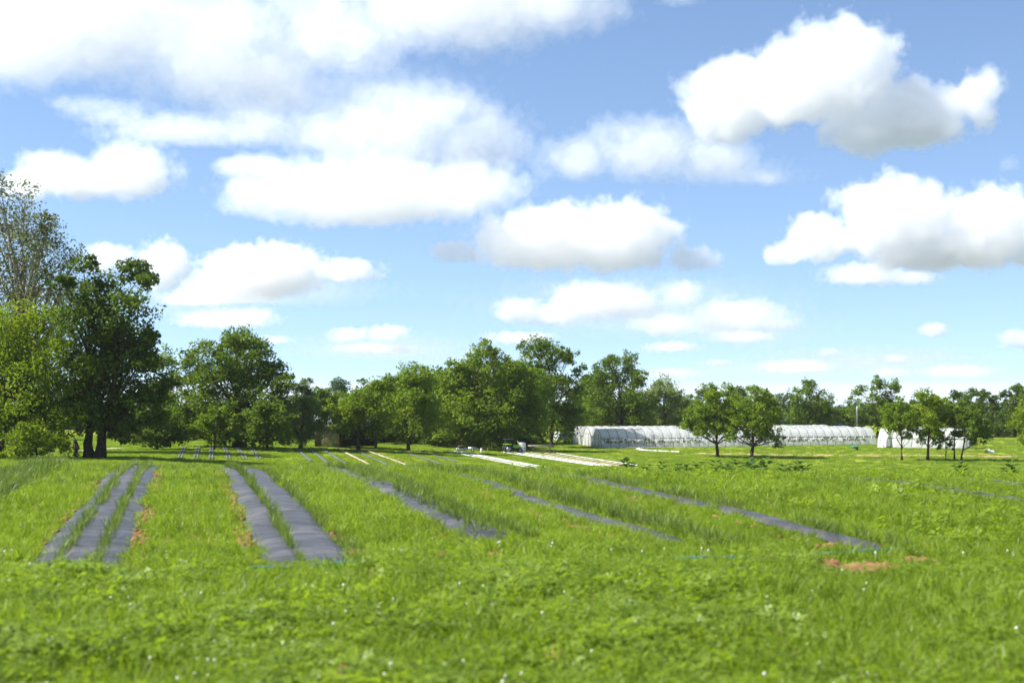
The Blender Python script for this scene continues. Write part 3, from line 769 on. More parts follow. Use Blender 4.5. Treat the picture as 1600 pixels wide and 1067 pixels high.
# --- centre
tree('walnut_tree', 'leafy tree standing over the barn roof', 560, 206, [(548,640,24),(578,612,24),(604,598,18),(570,645,26),(600,632,26),(530,655,18),(545,668,14),(590,665,20),(522,640,18),(560,625,24)], WAL, .36, .85, 6, 'bark', 12)
tree('walnut_tree', 'leafy tree on a slim straight trunk right of the barn', 638, 214, [(638,583,20),(664,580,20),(650,600,24),(618,612,24),(648,622,30),(628,645,26),(672,640,26),(610,655,18),(655,665,20)], WAL, .36, .75, 6, 'bark', 13)
tree('walnut_tree', 'broad leafy tree left of the parked farm machines', 720, 233, [(720,575,22),(745,555,20),(766,546,18),(700,598,26),(738,598,32),(690,630,26),(725,635,34),(768,600,28),(760,640,34),(700,662,24),(742,674,24)], WAL, .38, .80, 8, 'bark', 14)
tree('walnut_tree', 'leafy tree over the lime green tractor', 802, 233, [(800,568,22),(826,585,24),(806,610,32),(842,612,24),(820,645,32),(850,650,22),(785,650,26),(800,672,20),(785,595,20)], WAL, .38, .80, 8, 'bark', 15)
tree('oak_tree', 'tallest tree of the centre clump with an open crown', 862, 250, [(845,538,18),(822,543,15),(868,548,16),(848,562,24),(885,556,16),(906,576,13),(865,592,26),(892,600,20),(840,605,22),(870,640,30),(898,640,22),(880,668,20)], OAK, .40, .72, 8, 'bark', 16)
tree('oak_tree', 'dark tree with a lumpy top behind the tunnel ends', 972, 285, [(955,563,15),(985,558,15),(942,578,18),(972,582,22),(998,588,14),(938,608,22),(985,615,27),(950,640,27),(992,645,25),(1008,630,18),(920,635,22)], OAK, .42, .85, 9, 'bark', 17)
tree('ash_tree', 'grey-green tree between the two dark clumps behind the tunnels', 925, 300, [(922,592,16),(935,612,18),(912,620,18),(928,645,20)], FAR, .42, .8, 5, 'bark', 18)
tree('ash_tree', 'pale green spreading tree right of the lumpy dark tree', 1038, 310, [(1035,604,20),(1054,614,19),(1020,614,18),(1066,632,16),(1035,645,22),(1058,648,16),(1018,655,16)], WIL, .42, .7, 6, 'bark', 19)
# --- right
tree('walnut_tree', 'left tree of the pair standing before the long tunnel', 1121, 214, [(1112,612,16),(1138,608,15),(1090,636,18),(1124,636,24),(1078,658,14),(1150,632,16),(1102,662,17),(1134,662,18),(1150,660,14),(1092,655,17),(1118,655,18)], WAL, .32, .80, 6, 'bark', 20)
tree('walnut_tree', 'right tree of the pair standing before the long tunnel', 1176, 211, [(1176,616,16),(1200,622,15),(1150,640,17),(1186,642,24),(1214,648,14),(1160,668,18),(1200,670,19),(1216,686,11),(1142,672,12),(1186,665,18),(1172,650,18)], WAL, .30, .80, 7, 'bark', 21)
tree('oak_tree', 'rounded tree behind the long tunnel right of the pair', 1262, 300, [(1262,606,15),(1246,622,17),(1282,622,17),(1262,640,22),(1296,638,13),(1236,648,17),(1286,654,16)], OAK, .42, .8, 6, 'bark', 22)
tree('oak_tree', 'dark tree with gaps in its crown behind the light pole', 1372, 295, [(1374,596,13),(1346,608,13),(1396,602,12),(1366,622,18),(1390,626,15),(1340,640,17),(1370,646,19),(1333,624,10),(1402,640,15)], OAK, .42, .70, 6, 'bark', 23)
tree('maple_tree', 'leftmost of the small trees before the right tunnel', 1409, 205, [(1405,632,18),(1390,648,16),(1420,650,16),(1402,668,15),(1424,674,11),(1386,664,10),(1404,650,16)], WAL, .30, .75, 3.6, 'bark', 24)
tree('maple_tree', 'bright round-topped tree before the right tunnel, tallest of the small trees', 1449, 204, [(1450,618,15),(1434,636,17),(1466,632,18),(1450,654,22),(1476,652,13),(1438,676,13),(1466,678,13),(1450,668,16)], MAP, .30, .62, 4.6, 'bark', 25)
tree('sapling', 'little low sapling between the small trees before the right tunnel', 1478, 206, [(1476,686,8),(1470,696,7),(1484,694,7)], OAK, .24, .6, 2.2, 'bark', 26, cat='tree')
tree('maple_tree', 'slim tree left in the close group of trunks at right', 1491, 206, [(1492,634,14),(1484,650,14),(1500,652,14),(1490,670,13)], OAK, .30, .8, 2.8, 'bark', 27)
tree('maple_tree', 'slim tree right in the close group of trunks, its crown leaning right', 1502, 204, [(1516,644,16),(1532,660,17),(1512,668,14),(1545,678,12),(1526,684,10),(1505,655,14)], OAK, .28, .85, 3.2, 'bark', 28)
tree('maple_tree', 'yellow-green tree cut by the right edge', 1604, 235, [(1602,640,18),(1590,660,15),(1614,660,18),(1600,680,16)], MAP, .32, .6, 4, 'bark', 29)
# --- line of trees behind, left to right: column, top, foot, half width, kind, where
BACK = [
 (480,612,698,32,'oak','mid green tree filling the gap between the round crown and the barn',258),(582,598,698,36,'oak','tree between the barn and the slim straight trunk, behind',248),
 (650,582,698,38,'oak','tree behind the slim straight trunk, right of it',252),(735,566,698,42,'oak','tree behind the low trailer',256),
 (935,584,690,34,'oak','tree between the tallest centre tree and the lumpy dark tree',296),(1062,610,690,28,'oak','mid green tree left of the pair, behind the tunnel',322),
 (-45,560,700,60,'far','far tree at the left edge behind the yellow-green tree',235),(60,600,700,46,'far','shadowy far tree behind the left bushes',240),
 (185,610,700,40,'far','far tree seen under the big dark tree',250),(225,655,698,26,'far','low far tree in the gap right of the big dark trunk',260),
 (300,650,698,28,'dark','dark low tree behind the left of the round crown',245),(390,645,698,36,'dark','dark low tree behind the round crown',250),
 (452,622,698,30,'oak','far tree right of the round crown',270),(508,600,698,34,'oak','far tree just left of the barn',262),
 (552,612,698,32,'oak','tree right above the barn roof behind it',240),(612,588,698,38,'oak','dark tree behind the slim straight trunk',250),
 (686,572,698,44,'oak','tree filling the gap left of the machines',250),(770,556,698,44,'oak','dark tree behind the farm machines',262),
 (822,560,698,44,'oak','dark tree behind the work table',268),(905,598,690,34,'dark','dark tree behind the white van',300),
 (1005,618,690,32,'dark','dark low tree behind the tunnel ends',330),(1075,622,690,28,'far','far tree left behind the pair of trees',340),
 (1105,602,690,26,'far','taller far tree behind the left tree of the pair',345),(1150,600,690,28,'far','taller far tree between the pair',350),
 (1200,606,690,28,'far','far tree behind the right tree of the pair',345),(1232,612,690,22,'blue','bluish far tree left of the rounded tree',355),
 (1312,632,690,22,'dark','dark low tree behind the cottage roof',335),(1335,640,690,22,'dark','dark low tree behind the light pole',340),
 (1425,622,690,22,'far','far tree behind the bright round-topped tree',345),(1462,614,690,22,'far','far tree right behind the round-topped tree',350),
 (1497,606,692,22,'dark','tree at the left end of the dark right treeline',330),(1524,603,692,24,'oak','second tree of the dark right treeline',335),
 (1548,608,692,20,'dark','third tree of the dark right treeline',328),(1572,606,692,20,'dark','fourth tree of the dark right treeline',335),
 (1592,598,692,24,'oak','tallest tree of the dark right treeline at the edge',330),(1630,600,692,30,'dark','tree past the right edge of the treeline',335)]
KM = {'far': FAR, 'dark': DARK, 'oak': OAK, 'blue': BLU}
for i, (px, tp, bt, hw, kd, lab, d) in enumerate(BACK):
    tree('broadleaf_tree', lab, px, d, lobes_auto(px, tp, bt, hw, 10 + hw//6, 500+i), KM[kd], .46, .70, max(3, hw*.16), 'bark', 40+i, group='trees of the far edge')
# undergrowth that closes the wood at its foot
r_ = random.Random(9)
UNDER = [(680,236),(706,240),(733,238),(762,242),(790,240),(818,243),(640,245),(600,240),(350,235),(395,238),(430,236),(290,232),(1530,300),(1560,302),(1590,300),(1020,312),(1060,318),(935,292),(965,296),(995,300)]
names_u = ['low dark undergrowth bush at the foot of the wood']
for i, (px, d) in enumerate(UNDER):
    f = stand(px, d); q = Vector((f.x, f.y, f.z)); row = HOR + (EYE-f.z)/d*F
    lob = [(px+r_.uniform(-16, 16), row-r_.uniform(8, 30), r_.uniform(11, 17)) for _ in range(6)]
    tree('shrub', 'low dark undergrowth bush at the foot of the wood', px, d, lob, DARK, .40, .7, 2.5, 'bark', 300+i, group='undergrowth bushes along the wood', cat='shrub')
# stump at left
sp = on_ground(119, 714, dmin=125); k_ = sp.y/F
e = empty('tree_stump', sp); tag(e, 'dark broken tree stump left of the forked trunk', 'stump')
MB().tube([(0, 0, -.2), (0, 0, .2), (.02, 0, .9), (-.12, 0, 1.7)], [.62, .47, .38, .20], 10).build('trunk', M['bark'], e, smooth=True)
MB().tube([(-.12, 0, 1.68), (-.2, .02, 2.15)], [.18, .05], 7).build('splinter', M['pale_bark'], e)

# ------------------------------------------------------------------ the far wood beyond the trees
def far_wood():
    r = np.random.default_rng(41); C = []
    for d in (395, 425, 455):
        x = -230.0
        while x < 240:
            h = 4.0 + 3.0*r.uniform() + (d-395)*.015; w = 4.5 + 3*r.uniform(); z0 = tz(x, d)
            n = 900; v = r.normal(size=(n, 3)); v /= np.linalg.norm(v, axis=1)[:, None]
            v *= r.uniform(.75, 1.1, (n, 1)); C.append(np.stack([x + v[:, 0]*w, d + v[:, 1]*w, z0 + h*.5 + v[:, 2]*h*.52], -1)); x += w*.95
    C = np.concatenate(C); n = len(C)
    nrm = r.normal(size=(n, 3)) + np.array([0, 0, .8]); nrm /= np.linalg.norm(nrm, axis=1)[:, None]
    a = np.cross(nrm, r.normal(size=(n, 3))); a /= np.linalg.norm(a, axis=1)[:, None]; b = np.cross(nrm, a)
    l = r.uniform(.6, 1.2, (n, 1))
    V = np.stack([C-a*l*.5, C+b*l*.35, C+a*l*.5, C-b*l*.35], 1).reshape(-1, 3)
    o = mesh_np('wood', V, np.arange(n*4), np.full(n, 4), M['far_leaf'])
    tag(o, 'far off wood closing the view behind the trees', 'wood', kind='stuff'); print('wood', n)
far_wood()

# ------------------------------------------------------------------ high tunnels
def tunnel(label, px, d, length, rot, hw=3.2, H=3.25, hip=1.65, skirt=.85, sp=1.6, open_side=True, end='left', posts=True):
    o = stand(px, d); e = empty('high_tunnel', o, rot); tag(e, label, 'greenhouse', 'plastic high tunnels')
    # local x runs along the tunnel from its left end, y away from the camera
    nh = int(length/sp)+1; sp = length/(nh-1); na = 14; r = np.random.default_rng(int(px))
    def arch(u, f=1.0): return (hw + u*hw*f, H*(1-abs(u)**2.4)*f)
    def u_at(z): return (1-z/H)**(1/2.4)
    sub = 4; nx = (nh-1)*sub+1; sag = r.uniform(.012, .045, nh+1)
    def sheet(nm, u0, u1, n):
        V = []
        for i in range(nx):
            fr = (i % sub)/sub; f = 1 + sag[i//sub]*math.sin(math.pi*fr) + r.uniform(-.004, .004)
            for k in range(n+1): V.append((i*sp/sub, *arch(u0+(u1-u0)*k/n, f)))
        Fc = np.array([(i*(n+1)+k, i*(n+1)+k+1, (i+1)*(n+1)+k+1, (i+1)*(n+1)+k) for i in range(nx-1) for k in range(n)])
        mesh_np(nm, V, Fc.ravel(), np.full(len(Fc), 4), M['film'], e, smooth=True)
    uh, us = u_at(hip), u_at(skirt)
    sheet('roof_film', -uh, uh, 14)
    sheet('side_film', -1.0, -us if open_side else -uh, 3); sheet('side_film', uh, 1.0, 3)
    for i in range(nh):
        pts = [(i*sp, *arch(-1+2*k/22, 1.015)) for k in range(23)]; pts[0] = (i*sp, -.03, -.15); pts[-1] = (i*sp, 2*hw+.03, -.15)
        MB().tube(pts, .045, 5).build('hoop', M['hoop'], e, smooth=True)
    MB().box((length/2, arch(-uh)[0]-.10, hip), (length, .07, .16)).build('hip_rail', M['hoop'], e)
    MB().box((length/2, -.10, .06), (length, .05, .24)).build('base_board', M['grey_wood'], e)
    MB().tube([(0, hw, H-.12), (length, hw, H-.12)], .03, 5).build('ridge_pipe', M['steel'], e)
    if open_side and posts:
        for i in range(nh-1):
            x = (i+.5)*sp
            MB().tube([(x-.25, .9, -.1), (x+.05, .55, hip+.1)], .045, 5).build('crop_stake', M['white_paint'], e)
    if open_side:
        rr = np.random.default_rng(8); cs = np.array([(x, 1.5 + rr.uniform(-.15, .15), .75 + rr.uniform(0, .35)) for x in np.arange(1, length-1, .9)])
        V, n = make_leaves(cs, np.full(len(cs), .75), .22, .5, rr); V[:, 2] = np.maximum(V[:, 2], .02)
        mesh_np('crop_row', V, np.arange(n*4), np.full(n, 4), M['walnut_leaf'], e)
    # end wall: film in an arch with a framed door
    for x, nm in ((0.0, 'left'), (length, 'right')):
        V = [(x, hw, 0)] + [(x, *arch(-1+2*k/18)) for k in range(19)]
        Fl = []; lt = []
        for k in range(1, len(V)-1): Fl += [0, k, k+1]; lt.append(3)
        mesh_np('end_film', V, Fl, lt, M['film'], e)
        s = -.05 if x == 0 else .05
        m = MB()
        for y0, y1, z0, z1 in ((hw-1.1, hw-1.1, 0, 2.3), (hw+1.1, hw+1.1, 0, 2.3), (hw-1.1, hw+1.1, 2.3, 2.3)):
            m.tube([(x+s, y0, z0), (x+s, y1, z1)], .05, 5)
        m.build('door_frame', M['grey_wood'], e)
    return e
T15 = math.radians(13)
tunnel('long white plastic high tunnel in front, its open side toward the field', 941, 247, 52, T15)
tunnel('white plastic high tunnel whose arched end is the middle one of three', 925, 254, 51, T15, open_side=False)
tunnel('white plastic high tunnel whose arched end is the leftmost, nearest the van', 908, 261, 50, T15, open_side=False)
t4 = tunnel('separate grey-white high tunnel at right behind the small trees', 1376, 246, 14.0, math.radians(-30), open_side=False, sp=1.75, H=3.4)
# loose sheet hanging over the end of the right tunnel
V = []; nu, nv = 26, 12; r_ = np.random.default_rng(3)
for i in range(nu):
    for k in range(nv):
        u = i/(nu-1); v = k/(nv-1)
        V.append((-.4 + u*1.7 + .12*math.sin(i*1.7)*(1-v), -.35 - .9*(1-v)*(.4+.6*u) - .10*math.cos(i*2.2) + 1.9*v**2, .02 + 3.3*v - .25*u*v))
Fc = np.array([(i*nv+k, i*nv+k+1, (i+1)*nv+k+1, (i+1)*nv+k) for i in range(nu-1) for k in range(nv-1)])
mesh_np('end_curtain', V, Fc.ravel(), np.full(len(Fc), 4), M['white_cover'], t4, smooth=True)

# white fabric lying in the grass
def fabric(name, label, pts, w, h, seed):
    P = [on_ground(*p, dmin=125) for p in pts]; r = np.random.default_rng(seed); V = []; nc = 7; line = []
    for a, b in zip(P[:-1], P[1:]):
        for k in range(8): line.append(a.lerp(b, k/8))
    line.append(P[-1])
    for i, p in enumerate(line):
        t = (line[min(i+1, len(line)-1)]-line[max(i-1, 0)]).normalized(); s = Vector((t.y, -t.x, 0)); ww = w*r.uniform(.6, 1.2); hh = h*(1.8 if i < 4 else 1)*r.uniform(.5, 1.2)
        for k in range(nc):
            u = -1+2*k/(nc-1); q = p+s*u*ww/2; V.append((q.x, q.y, tz(q.x, q.y) + .06 + hh*(1-u*u)*r.uniform(.7, 1.1)))
    Fc = np.array([(i*nc+k, i*nc+k+1, (i+1)*nc+k+1, (i+1)*nc+k) for i in range(len(line)-1) for k in range(nc-1)])
    tag(mesh_np(name, V, Fc.ravel(), np.full(len(Fc), 4), M['white_cover'], smooth=True), label, 'fabric')
fabric('row_cover_bundle', 'white row cover rolled out on the grass before the long tunnel', [(996,702.5),(1010,704),(1030,705.5),(1062,706.5)], .55, .16, 4)
fabric('row_cover_bundle', 'small crumpled white cloth on the grass right of the right tunnel', [(1541,708.5),(1552,708)], .8, .4, 5)
tp = on_ground(1335, 703, dmin=125); e = empty('wheelbarrow', tp, .5); tag(e, 'small teal wheelbarrow in front of the long tunnel', 'wheelbarrow')
MB().box((0, 0, .48), (1.0, .7, .3), taper=1.25, bev=.05).build('tray', M['teal'], e)
MB().tube([(.65, 0, .2), (.65, .12, .2)], .2, 12).build('wheel', M['black'], e)
for s in (-1, 1):
    MB().tube([(.65, s*.1, .2), (-.4, s*.3, .4), (-1.0, s*.33, .62)], .03, 6).build('handle', M['steel'], e)
    MB().tube([(-.35, s*.28, .38), (-.45, s*.3, 0)], .025, 6).build('leg', M['steel'], e)

# ------------------------------------------------------------------ barn
bp_ = stand(540, 213); e = empty('barn', bp_, math.radians(4)); tag(e, 'weathered grey barn with dark open bays half hidden under the trees', 'barn')
W_, D_, H_ = 9.0, 6.5, 3.1
MB().box((0, D_, H_/2), (W_, .15, H_)).build('back_wall', M['dark_wood'], e)
for s in (-1, 1): MB().box((s*W_/2, D_/2, H_/2), (.15, D_-.2, H_)).build('side_wall', M['dark_wood'], e)
plank = None
for i in range(11):
    x = -W_/2 + 1.05 + i*.24
    hgt = 3.3 + .12*math.sin(i*2.3)
    o = MB().box((x, -.02*((i*7) % 3), hgt/2), (.22, .05, hgt)).build('plank', M['grey_wood'], e)
for i in range(4):
    MB().box((-W_/2 + .1 + i*.24, -.01, 1.7), (.22, .05, 3.4)).build('plank', M['dark_wood'], e)
for x in (-.6, 1.7, W_/2-.1): MB().box((x, .05, H_/2), (.2, .2, H_)).build('post', M['dark_wood'], e)
MB().box((0, .0, H_+.1), (W_+.3, .2, .25)).build('beam', M['dark_wood'], e)
m = MB()
m.add([(-W_/2-.4, -.7, H_+.15), (W_/2+.4, -.7, H_+.15), (W_/2+.4, D_/2, H_+1.7), (-W_/2-.4, D_/2, H_+1.7), (-W_/2-.4, -.7, H_+.27), (W_/2+.4, -.7, H_+.27), (W_/2+.4, D_/2, H_+1.82), (-W_/2-.4, D_/2, H_+1.82)],
      [(0,1,2,3),(4,7,6,5),(0,4,5,1),(1,5,6,2),(2,6,7,3),(3,7,4,0)])
m.add([(-W_/2-.4, D_+.7, H_+.15), (W_/2+.4, D_+.7, H_+.15), (W_/2+.4, D_/2+.01, H_+1.7), (-W_/2-.4, D_/2+.01, H_+1.7), (-W_/2-.4, D_+.7, H_+.27), (W_/2+.4, D_+.7, H_+.27), (W_/2+.4, D_/2+.01, H_+1.82), (-W_/2-.4, D_/2+.01, H_+1.82)],
      [(3,2,1,0),(5,6,7,4),(1,5,4,0),(2,6,5,1),(3,7,6,2),(0,4,7,3)])
m.build('roof', M['roof_grey'], e)
for s in (-1, 1): MB().add([(s*W_/2, 0, H_), (s*W_/2, D_, H_), (s*W_/2, D_/2, H_+1.6), (s*(W_/2-.1), 0, H_), (s*(W_/2-.1), D_, H_), (s*(W_/2-.1), D_/2, H_+1.6)], [(0,1,2),(5,4,3),(0,3,4,1),(1,4,5,2),(2,5,3,0)]).build('gable', M['grey_wood'], e)

# ------------------------------------------------------------------ shed roof and pole behind the tunnels
hp_ = stand(1309, 300); e = empty('cottage', hp_); tag(e, 'low grey-roofed cottage with a white chimney behind the long tunnel', 'house')
MB().box((0, 2.2, 1.05), (4.4, 4.4, 2.3)).build('wall', M['white_paint'], e)
rf = MB().add([(-2.4, -.3, 2.05), (2.4, -.3, 2.05), (2.4, 4.7, 2.05), (-2.4, 4.7, 2.05), (-1.2, 2.2, 3.0), (1.2, 2.2, 3.0)], [(3,2,1,0),(0,1,5,4),(1,2,5),(2,3,4,5),(3,0,4)]).build('roof', M['roof_grey'], e)
ch = MB().box((-.9, 1.6, 3.1), (.32, .32, 1.2), bev=.03).build('chimney', M['white_paint'], rf)
MB().box((-.5, -.02, 1.2), (.8, .06, .8)).build('window', M['glass'], e)
pp = stand(1339.5, 285); e = empty('light_pole', pp); tag(e, 'thin grey light pole rising above the long tunnel', 'pole')
MB().tube([(0, 0, -.2), (0, 0, 4), (0, 0, 7.9)], [.11, .09, .07], 8).build('pole', M['steel'], e, smooth=True)
MB().tube([(0, 0, 7.75), (-.25, -.1, 7.9), (-.6, -.1, 7.85)], .04, 6).build('arm', M['steel'], e)
MB().box((-.75, -.1, 7.8), (.5, .22, .14), bev=.04).build('lamp_head', M['white_paint'], e)
pp = stand(1337, 288); e = empty('utility_pole', pp); tag(e, 'dark wooden pole just left of the grey light pole', 'pole')
MB().tube([(0, 0, -.2), (0, 0, 5.6)], [.13, .10], 8).build('pole', M['dark_wood'], e, smooth=True)
MB().box((0, 0, 5.2), (.9, .09, .1)).build('cross_arm', M['dark_wood'], e)

# ------------------------------------------------------------------ vehicles and farm gear
def wheel(e, c, r, w, axis='y', rim=.55):
    a = Vector((0, w/2, 0)) if axis == 'y' else Vector((w/2, 0, 0)); c = Vector(c)
    u = Vector((1, 0, 0)) if axis == 'y' else Vector((0, 1, 0))
    t = MB().tube([c-a, c-a*.7, c+a*.7, c+a], [r*.88, r, r, r*.88], 20)
    wo = t.build('wheel', M['black'], e, smooth=False)
    MB().tube([c-a*1.04, c+a*1.04], r*rim, 14).build('rim', M['steel'], wo)
vp = stand(882, 272); e = empty('van', vp, math.radians(-62)); tag(e, 'white van parked under the trees left of the tunnels', 'van')
# local -x is the rear of the van
prof = [(-2.35, .45), (2.35, .45), (2.5, .75), (2.42, 1.02), (1.75, 1.18), (1.15, 1.85), (.9, 1.98), (-2.2, 2.02), (-2.38, 1.85), (-2.45, .95), (-2.45, .6)]
m = MB(); n = len(prof)
m.add([(x, -.94 + (.10 if z > 1.3 else 0), z) for x, z in prof] + [(x, .94 - (.10 if z > 1.3 else 0), z) for x, z in prof], [tuple(range(n)), tuple(reversed(range(n, 2*n)))] + [(i, i+n, (i+1) % n+n, (i+1) % n) for i in range(n)])
body = m.build('body', M['white_paint'], e)
for s in (-1, 1): MB().box((-2.44, s*.40, 1.48), (.06, .62, .50), bev=.02).build('rear_window', M['glass'], e)
MB().box((-2.49, 0, .55), (.16, 1.8, .18), bev=.04).build('rear_bumper', M['black'], e)
MB().box((-2.475, 0, .82), (.03, .5, .14)).build('licence_plate', M['white_paint'], e)
for s in (-1, 1):
    MB().box((-2.44, s*.83, 1.05), (.06, .14, .40), bev=.02).build('tail_light', M['tail_red'], e)
    for x0, w in ((-1.5, 1.1), (-.2, 1.1), (.95, .7)): MB().box((x0, s*.885, 1.50), (w, .05, .46), bev=.02).build('side_window', M['glass'], e)
    MB().box((2.45, s*.65, .85), (.12, .35, .2), bev=.03).build('headlight', M['glass'], e)
    for x in (-1.5, 1.6): wheel(e, (x, s*.82, .36), .36, .24)
MB().box((1.47, 0, 1.52), (.05, 1.5, .78), ry=-.73).build('windscreen', M['glass'], e)

tp = stand(800, 224); e = empty('tractor', tp, math.radians(12)); tag(e, 'lime green tractor with a dark canopy parked in the shade of the trees', 'tractor')
MB().box((.85, 0, 1.02), (1.5, .72, .55), bev=.14).build('hood', M['lime'], e)
MB().box((.2, 0, .72), (2.6, .5, .4), bev=.05).build('chassis', M['black'], e)
MB().box((1.63, 0, .95), (.06, .6, .5), bev=.02).build('grille', M['black'], e)
for s in (-1, 1):
    wheel(e, (-.75, s*.72, .68), .68, .42); wheel(e, (1.15, s*.6, .42), .42, .28)
    MB().box((-.75, s*.74, 1.40), (1.1, .46, .07), bev=.03).build('fender', M['lime'], e)
    for x in (-1.1, .05): MB().tube([(x, s*.5, 1.0), (x, s*.5, 2.15)], .035, 6).build('canopy_post', M['black'], e)
    MB().box((1.62, s*.25, 1.15), (.05, .16, .12), bev=.02).build('headlight', M['white_paint'], e)
MB().box((-.52, 0, 2.19), (1.6, 1.25, .09), bev=.03).build('canopy', M['navy'], e)
MB().box((-.7, 0, 1.22), (.5, .5, .12), bev=.04).build('seat', M['black'], e); MB().box((-.95, 0, 1.5), (.12, .5, .5), bev=.04).build('backrest', M['black'], e)
MB().tube([(-.05, 0, 1.2), (-.28, 0, 1.5)], .03, 6).build('steering_column', M['black'], e)
MB().tube([(1.0, .25, 1.2), (1.0, .25, 1.9)], .035, 8).build('exhaust_pipe', M['steel'], e)

cp = stand(816.5, 224); e = empty('slatted_crate', cp, math.radians(8)); tag(e, 'tall white slatted crate right beside the lime green tractor', 'crate')
for x in (-.45, .45):
    for y in (0, .8): MB().box((x, y, .82), (.08, .08, 1.64)).build('post', M['grey_wood'], e)
for k in range(7):
    MB().box((0, -.055, .18+k*.235), (1.0, .03, .15)).build('slat', M['white_paint'], e)
    MB().box((0, .855, .18+k*.235), (1.0, .03, .15)).build('slat', M['white_paint'], e)

wp = stand(846, 226); e = empty('work_table', wp, math.radians(-6)); tag(e, 'long grey wooden work table in the shade right of the tractor', 'table')
for k in range(5): MB().box((0, -.5+k*.25, 1.16 + .004*((k*3) % 2)), (4.2, .23, .05)).build('plank', M['grey_wood'], e)
MB().box((0, -.64, 1.22), (4.2, .05, .24)).build('edge_board', M['grey_wood'], e)
for x in (-1.35, 1.35):
    for y in (-.5, .5): MB().box((x, y, .55), (.12, .12, 1.12)).build('leg', M['grey_wood'], e)
MB().box((0, -.5, .45), (2.58, .06, .12)).build('stretcher', M['grey_wood'], e)

sp = stand(738.5, 224); e = empty('small_trailer', sp, math.radians(5)); tag(e, 'low grey trailer left of the white drum', 'trailer')
MB().box((0, 0, .42), (1.4, .9, .10), bev=.02).build('deck', M['steel'], e)
for s in (-1, 1): MB().box((0, s*.46, .56), (1.4, .03, .2)).build('side_board', M['steel'], e); wheel(e, (0, s*.55, .24), .24, .14)
MB().tube([(.7, 0, .4), (1.4, 0, .35)], .03, 6).build('drawbar', M['steel'], e)
dp = stand(752.3, 223); e = empty('drum', dp); tag(e, 'round white plastic drum on the grass before the wood', 'drum')
MB().tube([(0, 0, 0), (0, 0, .05), (0, 0, .25), (0, 0, .32), (0, 0, .5), (0, 0, .56)], [.17, .19, .2, .205, .19, .15], 18).build('body', M['white_paint'], e, smooth=True)
MB().tube([(0, 0, .555), (0, 0, .60)], [.15, .14], 16).build('lid', M['white_paint'], e)
fp = stand(762, 223); e = empty('fence_post', fp); tag(e, 'short pale post standing right of the white drum', 'post')
MB().box((0, 0, .3), (.10, .10, .7)).build('post', M['pale_bark'], e); MB().box((0, 0, .67), (.13, .13, .04)).build('cap', M['pale_bark'], e)
ip = stand(722, 225); e = empty('disc_harrow', ip, math.radians(10)); tag(e, 'old disc harrow with curved frame left of the low trailer', 'harrow')
MB().tube([(-.8, 0, .25), (-.6, 0, .7), (0, 0, .85), (.5, 0, .6), (.75, 0, .3)], .05, 6).build('frame', M['pale_bark'], e)
for k in range(6): MB().tube([(-.7+k*.27, -.04, .22), (-.7+k*.27, .04, .22)], .24, 14).build('disc', M['steel'], e)
MB().tube([(-.8, 0, .22), (.75, 0, .22)], .03, 6).build('axle', M['steel'], e)
rp = stand(398, 232); e = empty('pickup_truck', rp, math.radians(170)); tag(e, 'red pickup truck glimpsed under the round-crowned tree', 'truck')
MB().box((0, 0, .72), (4.8, 1.8, .5), bev=.1).build('body', M['red'], e)
MB().box((.3, 0, 1.28), (1.7, 1.6, .66), taper=.85, bev=.06).build('cab', M['white_paint'], e)
for s in (-1, 1):
    MB().box((.3, s*.76, 1.30), (1.2, .06, .36)).build('side_window', M['glass'], e)
    for x in (-1.5, 1.5): wheel(e, (x, s*.82, .38), .38, .24)
HAZE = 0.55e-4

# ------------------------------------------------------------------ clouds: real volumes of scattering droplets, kilometres away
def cloud_mat(dens):
    m = bpy.data.materials.new('cloud_droplets'); m.use_nodes = True; nt = m.node_tree; nt.nodes.clear()
    pv = nt.nodes.new('ShaderNodeVolumeScatter'); pv.inputs['Color'].default_value = (.70, .718, .75, 1)
    pv.inputs['Anisotropy'].default_value = 0.5; pv.inputs['Density'].default_value = dens
    o = nt.nodes.new('ShaderNodeOutputMaterial'); nt.links.new(pv.outputs[0], o.inputs['Volume'])
    return m
PENDING = []
TAUS = {1: 2.2, 2: 1.1, 3: 2.2, 5: 1.8, 6: 2.6, 7: 2.7, 8: 3.8, 9: 1.6, 10: 3.0, 11: 3.6, 12: 2.0, 13: 2.7, 14: 2.7, 18: 2.6, 19: 2.2, 20: 1.8, 17: 2.0, 15: 1.8}

